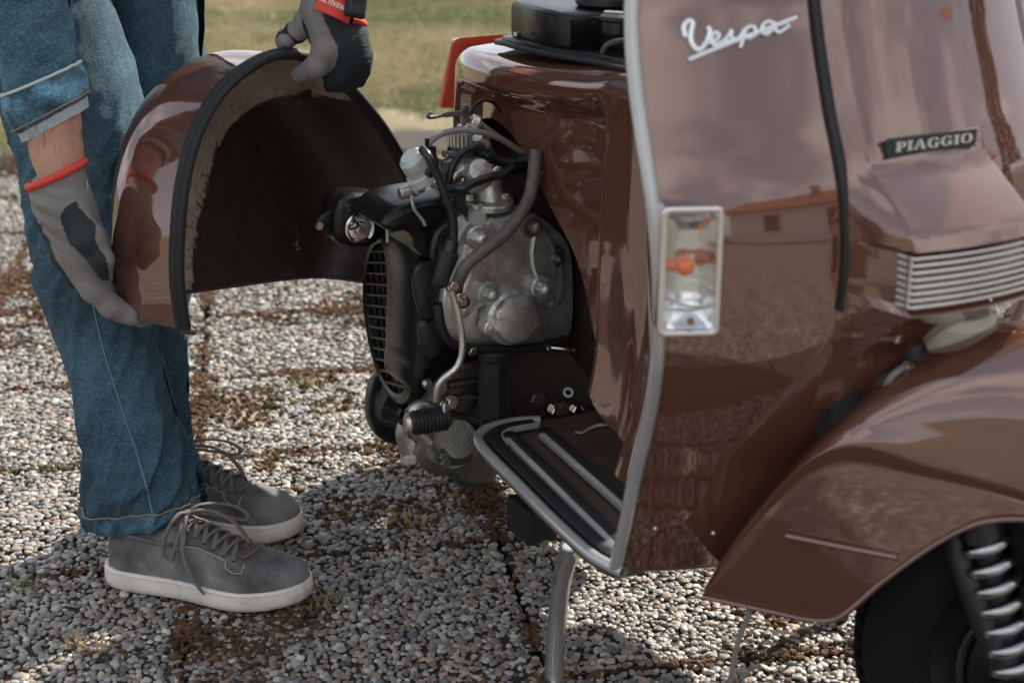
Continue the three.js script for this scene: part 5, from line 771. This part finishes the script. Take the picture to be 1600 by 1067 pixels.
// gloves
const GREY = [0.205, 0.195, 0.185], BLK = [0.013, 0.020, 0.025];
const gloveM = std([1, 1, 1], 0.72, 0, { vertexColors: true, bumpMap: rep(fineBump, 6), bumpScale: 0.0012 });
const redM = std([0.62, 0.045, 0.03], 0.6);
{
  const D = 1.965, G = (x, y, d = 0) => Q(x, y, D + d), k = pxm(100, 350, D), b = (pts, rad, c, kk) => chain(pts.map((q) => G(...q)), rad.map((r) => r * k), c, kk);
  const crease = (x, y, z) => 0.0034 * (fbm(x * 34, y * 34 + x * 20, z * 34, 3) - 0.5) + 0.0026 * Math.sin((y * 1.3 + x * 0.6) * 190 + 4 * vnoise(x * 30, y * 30, z * 30)) * Math.max(0, vnoise(x * 18 + 4, y * 18, z * 18) - 0.5) * 2;
  const B = [
    ...b([[93, 304], [98, 316], [108, 340]], [41, 40, 37], GREY, 0.02), ...b([[105, 330, 0.01], [128, 385, 0.012], [146, 432, 0.02]], [36, 38, 30], GREY, 0.02),
    ...b([[128, 405, 0.0], [146, 452, 0.0], [172, 480, 0.005], [205, 493, 0.015], [222, 495, 0.025]], [24, 20, 17, 14, 10], GREY, 0.010),
    ...b([[138, 410, 0.03], [160, 458, 0.032], [190, 486, 0.038], [222, 496, 0.048], [244, 498, 0.058]], [22, 19, 16, 13, 9], GREY, 0.008), ...b([[140, 405, 0.055], [164, 452, 0.06], [196, 482, 0.065], [228, 494, 0.075]], [20, 18, 15, 10], GREY, 0.008), ...b([[138, 395, 0.075], [160, 440, 0.08], [186, 470, 0.085], [208, 484, 0.09]], [18, 16, 13, 9], GREY, 0.008),
    ...b([[116, 335, -0.018], [138, 372, -0.030], [158, 405, -0.030], [164, 428, -0.022]], [22, 22, 17, 11], (x, y, z, n) => n.x > 0.62 ? GREY : BLK, 0.010),
    ...b([[58, 300, 0.0], [74, 345, 0.01], [94, 400, 0.016], [112, 442, 0.018]], [15, 15, 13, 9], BLK, 0.012)];
  const glove = mesh('right_glove', skin(B, 0.0018, 0.012, crease), gloveM, person);
  const ring = (cx, cy, hw, tilt, d, flat = 0.85, g = 0) => Array.from({ length: 40 }, (_, i) => { const a = i / 40 * 6.2832, c = G(cx, cy, d), x = Math.cos(a) * hw * k, z = Math.sin(a) * hw * k * flat; return V(c.x + x, c.y + x * tilt, c.z + z); });
  mesh('cuff_binding', tube(ring(87, 272, 44, 0.42, 0, 0.92), 0.0052, 120, 12, true), redM, glove);
  mesh('cuff_opening', tubeGrid(40, 4, (u, v) => { const c = G(87, 272, 0), a = u * 6.2832, x = Math.cos(a) * 43.5 * k * (1 - 0.04 * v), z = Math.sin(a) * 40 * k * (1 - 0.04 * v); return V(c.x + x + 0.006 * v, c.y + x * 0.42 - 0.05 * v, c.z + z); }), std([...GREY], 0.75, 0, { bumpMap: rep(fineBump, 6), bumpScale: 0.001 }), glove);
  const tg = rbox(0.008, 0.036, 0.012, G(59, 315, -0.012), 0.002, new THREE.Euler(0, 0, 0.5)); mesh('tag', tg, redM, glove); mesh('tag_stripe', rbox(0.0025, 0.024, 0.0128, G(60, 313, -0.012), 0.001, new THREE.Euler(0, 0, 0.5)), std([0.7, 0.68, 0.66], 0.6), glove);
}
function gloveDark() { return std([...BLK], 0.7); }
{
  const D = LD, G = (x, y, d = 0) => Q(x, y, D + d), k = pxm(520, 70, D), b = (pts, rad, c, kk) => chain(pts.map((q) => G(...q)), rad.map((r) => r * k), c, kk);
  const crease = (x, y, z) => 0.0034 * (fbm(x * 34 + 9, y * 34, z * 34, 3) - 0.5) + 0.0012 * Math.sin(x * 420 + y * 60) * Math.max(0, vnoise(x * 24, y * 14, z * 20) - 0.45) * 1.6;
  const B = [
    ...b([[446, 66, 0.006], [440, 69, 0.008]], [11, 8], GREY, 0.006), ...b([[522, -30], [520, 10], [518, 34]], [36, 37, 38], BLK, 0.02), ...b([[515, 32], [533, 66], [545, 92]], [38, 38, 30], BLK, 0.02), ...b([[535, 60, 0.01], [556, 88, 0.01], [554, 118, 0.012]], [30, 22, 19], BLK, 0.012), ...b([[530, 75], [532, 108], [520, 122]], [32, 24, 16], BLK, 0.012), ...b([[556, 112, 0.012], [540, 128, 0.02], [515, 134, 0.03]], [18, 15, 11], BLK, 0.01), ...b([[548, 30, 0.02], [562, 52, 0.02]], [14, 10], BLK, 0.012),
    ...b([[492, 14, -0.018], [502, 46, -0.024], [508, 76, -0.026], [494, 104, -0.024], [466, 117, -0.010]], [18, 15, 19, 17, 12], GREY, 0.008),
    ...b([[484, 8, 0.0], [478, 30, 0.004], [466, 46, 0.008]], [15, 14, 14], GREY, 0.01), ...b([[482, 36, 0.01], [462, 50, 0.014], [446, 60, 0.016], [440, 64, 0.018]], [15, 16, 12, 9], BLK, 0.008)];
  const glove = mesh('left_glove', skin(B, 0.0018, 0.012, crease), gloveM, person);
  const c = G(523, 10, -0.050); const rot = new THREE.Euler(-0.35, 0.25, -0.36);
  const put = (g) => g.applyQuaternion(new THREE.Quaternion().setFromEuler(rot)).translate(c.x, c.y, c.z);
  mesh('red_patch', put((() => { const g = new THREE.BoxGeometry(0.050, 0.028, 0.005, 12, 4, 1), p = g.attributes.position; for (let i = 0; i < p.count; i++) p.setZ(i, p.getZ(i) - Math.pow(p.getX(i) / 0.03, 2) * 0.006); g.computeVertexNormals(); return g; })()), redM, glove);
  const tg = new TextGeometry('ACTIVEWEAR', { font: sansBold, size: 0.0066, depth: 0.0008, curveSegments: 3 }); tg.computeBoundingBox(); const w = tg.boundingBox.max.x; tg.scale(0.050 / w, 1, 1).translate(-0.022, -0.001, 0.0019); { const p = tg.attributes.position; for (let i = 0; i < p.count; i++) p.setZ(i, p.getZ(i) + 0.0006 - Math.pow(p.getX(i) / 0.03, 2) * 0.006); }
  mesh('patch_lettering', put(tg), std([0.8, 0.78, 0.75], 0.6), glove);
  mesh('cuff_binding', tube([G(548, 30, -0.03), G(560, 33, -0.018), G(568, 38, 0.004), G(566, 44, 0.012)], 0.0055, 40, 12), redM, glove);
  const wc = G(556, 3, -0.052), wr = new THREE.Euler(-0.2, 0.55, -0.15), wp = (g) => g.applyQuaternion(new THREE.Quaternion().setFromEuler(wr)).translate(wc.x, wc.y, wc.z);
  const watch = mesh('wrist_watch', wp(new RoundedBoxGeometry(0.030, 0.042, 0.012, 4, 0.004)), M.blackPlastic, person);
  mesh('watch_glass', wp(new RoundedBoxGeometry(0.022, 0.034, 0.003, 3, 0.001).translate(0, 0, 0.006)), phy([0.03, 0.04, 0.045], 0.06, 0), watch);
  mesh('watch_strap', tube(Array.from({ length: 24 }, (_, i) => { const a = i / 24 * 6.2832, q = G(524, -6, 0); return V(q.x + Math.cos(a) * 0.038, q.y + Math.cos(a) * -0.004, q.z + Math.sin(a) * 0.036); }), 0.006, 80, 8, true), M.blackPlastic, watch);
}
// shoes
const suedeT = texture(512, (i, j, n) => { const a = fbm(i / n * 6, j / n * 6, 3, 5, 6), f = vnoise(i / n * 128, j / n * 128, 2, 128), s = 0.15 + 1.5 * a + 0.3 * (f - 0.5); return [0.165 * s, 0.165 * s, 0.160 * s]; }, true);
const suede = phy([1, 1, 1], 0.95, 0, { map: rep(suedeT, 5), sheen: 0.6, sheenRoughness: 0.6, sheenColor: rgb(0.5, 0.5, 0.5), bumpMap: rep(fineBump, 14), bumpScale: 0.0006 });
const suedeDark = phy([0.8, 0.8, 0.8], 0.95, 0, { map: rep(suedeT, 9), bumpMap: rep(fineBump, 14), bumpScale: 0.0006 });
const soleM = std([0.84, 0.79, 0.72], 0.55, 0, { map: rep(texture(256, (i, j, n) => { const a = fbm(i / n * 8, j / n * 8, 5, 5, 8), d = fbm(i / n * 30, j / n * 30, 6, 3, 30) > 0.72 ? 0.9 : 1; const s = (0.86 + 0.28 * (a - 0.5)) * d; return [s, s * 0.985, s * 0.96]; }, true), 5) });
const laceM = std([0.19, 0.165, 0.155], 0.8, 0, { bumpMap: rep(fineBump, 20), bumpScale: 0.0006 });
function shoe(heel, toe, side, name) {
  const d = toe.clone().sub(heel), L = d.length(), k = L / 0.315, F = frame(V(heel.x, 0, heel.z), Math.atan2(-d.z, d.x));
  const g0 = 0.003;
  const W = table([[0, 0.0], [0.012, 0.0145], [0.04, 0.025], [0.1, 0.0335], [0.2, 0.0365], [0.4, 0.0385], [0.58, 0.0455], [0.72, 0.0505], [0.84, 0.0465], [0.92, 0.0365], [0.97, 0.0235], [0.99, 0.0125], [1, 0]]);
  const asym = (u, sg) => (sg * side > 0 ? 1 + 0.10 * Math.exp(-Math.pow((u - 0.66) / 0.2, 2)) : 1 - 0.10 * Math.exp(-Math.pow((u - 0.42) / 0.2, 2)));
  const midz = (u) => -side * 0.010 * sm(clamp((u - 0.6) / 0.4)) * k;
  const soleTop = (u) => (0.033 - 0.004 * u + 0.006 * Math.pow(clamp((u - 0.75) / 0.25), 2)) * k, spring = (u) => 0.007 * Math.pow(clamp((u - 0.78) / 0.22), 2) * k;
  const out = [];                     // outline: near side heel to toe and back
  const us = []; for (let i = 0; i <= 60; i++) us.push((1 - Math.cos(i / 60 * Math.PI)) / 2);
  for (const u of us) out.push([u, 1]); for (const u of us.slice(1, -1).reverse()) out.push([u, -1]);
  const edge = (q, off) => { const n = out.length, [u, sg] = out[(q + n) % n], w = W(u)[0] * asym(u, sg) * k; return V(u * L, 0, midz(u) + sg * w); };
  const E = out.map((_, i) => edge(i)); const N = E.map((p, i) => { const a = E[(i + 1) % E.length], b = E[(i - 1 + E.length) % E.length], t = a.clone().sub(b); return V(-t.z, 0, t.x).normalize(); });
  const sgn = N[15].z > 0 ? 1 : -1;
  const ringAt = (i, off, y) => { const j = i % E.length, u = out[j][0]; return F.out(V(E[j].x + N[j].x * off * sgn, y, E[j].z + N[j].z * off * sgn)); };
  const prof = [[-0.010, 0.0], [-0.002, 0.0], [0.0015, 0.0025], [0.0030, 0.010], [0.0035, 0.018], [0.0030, 0.026], [0.0022, 0.030], [0.0005, 0.0315], [-0.003, 0.0310], [-0.006, 0.029]];
  const n = E.length;
  const sole = tubeGrid(n, prof.length - 1, (a, b) => { const i = Math.round(a * n), p = prof[Math.round(b * (prof.length - 1))], j = i % n, u = out[j][0], y = g0 + lerp(spring(u), soleTop(u), p[1] / 0.0315); return ringAt(i, p[0] * k, y); });
  const botm = grid(30, 8, (a, b) => { const u = (1 - Math.cos(a * Math.PI)) / 2, s = b * 2 - 1; return F.out(V(u * L, g0 + spring(u) + 0.0005, midz(u) + s * W(u)[0] * k * asym(u, Math.sign(s) || 1) * 0.92)); });
  const o = mesh(name, [toCreasedNormals(sole, 1.0), botm], soleM, person);
  mesh('foxing_stitch', tube(Array.from({ length: n }, (_, i) => ringAt(i, 0.0026 * k, g0 + soleTop(out[i][0]) * 0.86)), 0.0005, 300, 5, true), std([0.42, 0.38, 0.33], 0.8), o);
  // upper: an arch of suede from edge to edge
  const T = table([[0, 0.050], [0.02, 0.068], [0.06, 0.083], [0.14, 0.092], [0.26, 0.092], [0.36, 0.099], [0.43, 0.104], [0.52, 0.094], [0.62, 0.079], [0.70, 0.069], [0.76, 0.063], [0.84, 0.0585], [0.91, 0.0535], [0.96, 0.0465], [0.99, 0.038], [1, 0.031]]);
  const P = (u, a, lift = 0) => { // a 0..1 from near edge over the top to far edge
    const s = Math.cos(a * Math.PI), h = Math.sin(a * Math.PI), w = Math.max(W(u)[0] * k * asym(u, Math.sign(s) || 1) - 0.0028 * k, 0.0004), b = soleTop(u) * 0.93, t = T(u)[0] * k * 1.04;
    const pz = lerp(0.78, 0.62, clamp((u - 0.5) / 0.3)), py = lerp(0.75, 0.72, u), nar = 1 - 0.22 * clamp(1 - Math.abs(u - 0.32) / 0.34) * h;
    const fold = 0.0016 * k * Math.sin(u * 150 + 3 * s) * Math.exp(-Math.pow((u - 0.755) / 0.03, 2)) * h + 0.003 * k * (fbm(u * 9, a * 5, side + 4, 3) - 0.5);
    return F.out(V(u * L + (u < 0.06 ? 0.004 * k * (1 - u / 0.06) : 0), g0 + b + (t - b) * Math.pow(h, py) + fold + lift * h, midz(u) + Math.sign(s) * Math.pow(Math.abs(s), pz) * w * nar + Math.sign(s) * fold * 0.8 + lift * s));
  };
  mesh('upper', grid(64, 90, (a, v) => P((1 - Math.cos(v * Math.PI)) / 2, a)), suede, o);
  const A0 = side > 0 ? 0 : 0;
  // lace stays: a raised facing either side of the throat, closed by stitching
  for (const sd of [0, 1]) {
    const aa = (t) => sd ? 1 - t : t, inner = (u) => lerp(0.425, 0.40, (u - 0.42) / 0.3), outer = (u) => lerp(0.20, 0.30, clamp((u - 0.40) / 0.26));
    const st = mesh('lace_stay', grid(14, 26, (x, v) => { const u = lerp(0.41, 0.715, v), e = Math.min(x, 1 - x, v * 1.5, (1 - v) * 1.5); return P(u, aa(lerp(outer(u), inner(u), x)), 0.0016 * k * sm(clamp(e * 9))); }), suedeDark, o);
    const path = [[0.405, 0.17], [0.45, 0.21], [0.52, 0.255], [0.60, 0.285], [0.655, 0.29], [0.665, 0.22], [0.70, 0.20], [0.735, 0.225], [0.735, 0.36]].map(([u, a]) => P(u, aa(a), 0.0018 * k)), c = curve(path, false, 0.2), sts = [];
    for (let i = 0; i < 46; i++) { const p = c.getPointAt((i + 0.2) / 46), q = c.getPointAt((i + 0.75) / 46); sts.push(new THREE.TubeGeometry(new THREE.LineCurve3(p, q), 1, 0.0008, 5)); }
    mesh('stitching', sts, std([0.60, 0.59, 0.56], 0.8), o).userData.kind = 'stuff';
  }
  // tongue and heel collar
  mesh('tongue', grid(14, 20, (a, v) => P(lerp(0.36, 0.74, v), lerp(0.41, 0.59, a), 0.0006 + (v < 0.3 ? (0.3 - v) * 0.03 * k : 0))), suedeDark, o);
  mesh('tongue_edge', tube([P(0.715, 0.40, 0.003), P(0.735, 0.46, 0.0045), P(0.745, 0.52, 0.0045), P(0.74, 0.6, 0.003)], 0.0016, 24, 8), std([0.28, 0.13, 0.08], 0.7), o);
  mesh('collar', tube([P(0.40, 0.20, 0.002), P(0.30, 0.23, 0.002), P(0.18, 0.27, 0.002), P(0.07, 0.34, 0.002), P(0.035, 0.5, 0.003), P(0.07, 0.66, 0.002), P(0.2, 0.73, 0.002), P(0.40, 0.8, 0.002)], 0.003, 70, 10), suedeDark, o);
  // laces: crossing rows, then a bow with two loops and two ends
  const lace = (pts, nm = 'lace') => { const c = curve(pts), nn = Math.max(16, pts.length * 9), g = new THREE.TubeGeometry(c, nn, 0.0036 * k, 8), p = g.attributes.position; for (let i = 0; i < p.count; i++) { const b = c.getPointAt(Math.floor(i / 9) / nn), y = p.getY(i) - b.y; p.setY(i, b.y + y * 0.45); } g.computeVertexNormals(); return mesh(nm, g, laceM, o); };
  const rows = 6, ey = (i, sd) => [0.445 + i * 0.048, sd ? 0.635 : 0.365];
  for (let i = 0; i < rows; i++) { const [u0] = ey(i), u1 = u0 - 0.048; lace([P(u0, 0.345, 0.001), P(u0, 0.37, 0.0042), P(lerp(u0, u1, 0.5), 0.5, 0.0062), P(u1, 0.63, 0.0042), P(u1, 0.655, 0.001)]); lace([P(u0, 0.655, 0.001), P(u0, 0.63, 0.0042), P(lerp(u0, u1, 0.5), 0.5, 0.0085), P(u1, 0.37, 0.0042), P(u1, 0.345, 0.001)]); for (const sd of [0, 1]) mesh('eyelet', (() => { const c = P(u0, sd ? 0.66 : 0.34, 0.0021 * k); return new THREE.SphereGeometry(0.0026 * k, 10, 8).translate(c.x, c.y, c.z); })(), M.dark, o); }
  const K = P(0.43, 0.5, 0.013 * k), Kl = F.into(K), B = (x, y, z) => F.out(V(Kl.x + x * k, Kl.y + y * k, Kl.z + z * k));
  mesh('knot', new THREE.SphereGeometry(0.0072 * k, 16, 12).scale(1.2, 0.8, 1).translate(K.x, K.y, K.z), laceM, o);
  lace([K, B(-0.006, 0.006, 0.014), B(-0.014, -0.006, 0.030), B(-0.022, -0.030, 0.040), B(-0.020, -0.050, 0.043), B(-0.010, -0.054, 0.044), B(-0.004, -0.036, 0.040), B(0, -0.012, 0.026), K], 'lace_loop');
  lace([K, B(0.012, 0.010, -0.010), B(0.035, 0.010, -0.022), B(0.062, 0.004, -0.030), B(0.080, -0.006, -0.030), B(0.076, -0.014, -0.026), B(0.052, -0.008, -0.018), B(0.02, 0.0, -0.006), K], 'lace_loop');
  const e1 = [K, B(0.004, -0.004, 0.016), B(0.006, -0.028, 0.036), B(0.014, -0.054, 0.047), B(0.026, -0.074, 0.053), B(0.038, -0.088, 0.056)], e2 = [K, B(0.022, 0.010, 0.004), B(0.050, 0.010, 0.006), B(0.074, -0.004, 0.004), B(0.086, -0.022, 0.0), B(0.092, -0.036, -0.002)];
  lace(e1, 'lace_end'); lace(e2, 'lace_end');
  for (const e of [e1, e2]) { const a = e[e.length - 2], b = e[e.length - 1], q = b.clone().sub(a).normalize(); mesh('aglet', cyl(b, b.clone().addScaledVector(q, 0.011 * k), 0.0022 * k, 0.0018 * k, 10, 0.0005), M.castDark, o); }
  return o;
}
{
  const h1 = onGround(172, 905), t1 = onGround(481, 944); const h2 = onGround(156, 815), t2 = onGround(474, 832);
  shoe(h1, t1, 1, 'right_shoe'); shoe(h2, t2, -1, 'left_shoe');
}
renderer.render(scene, camera);
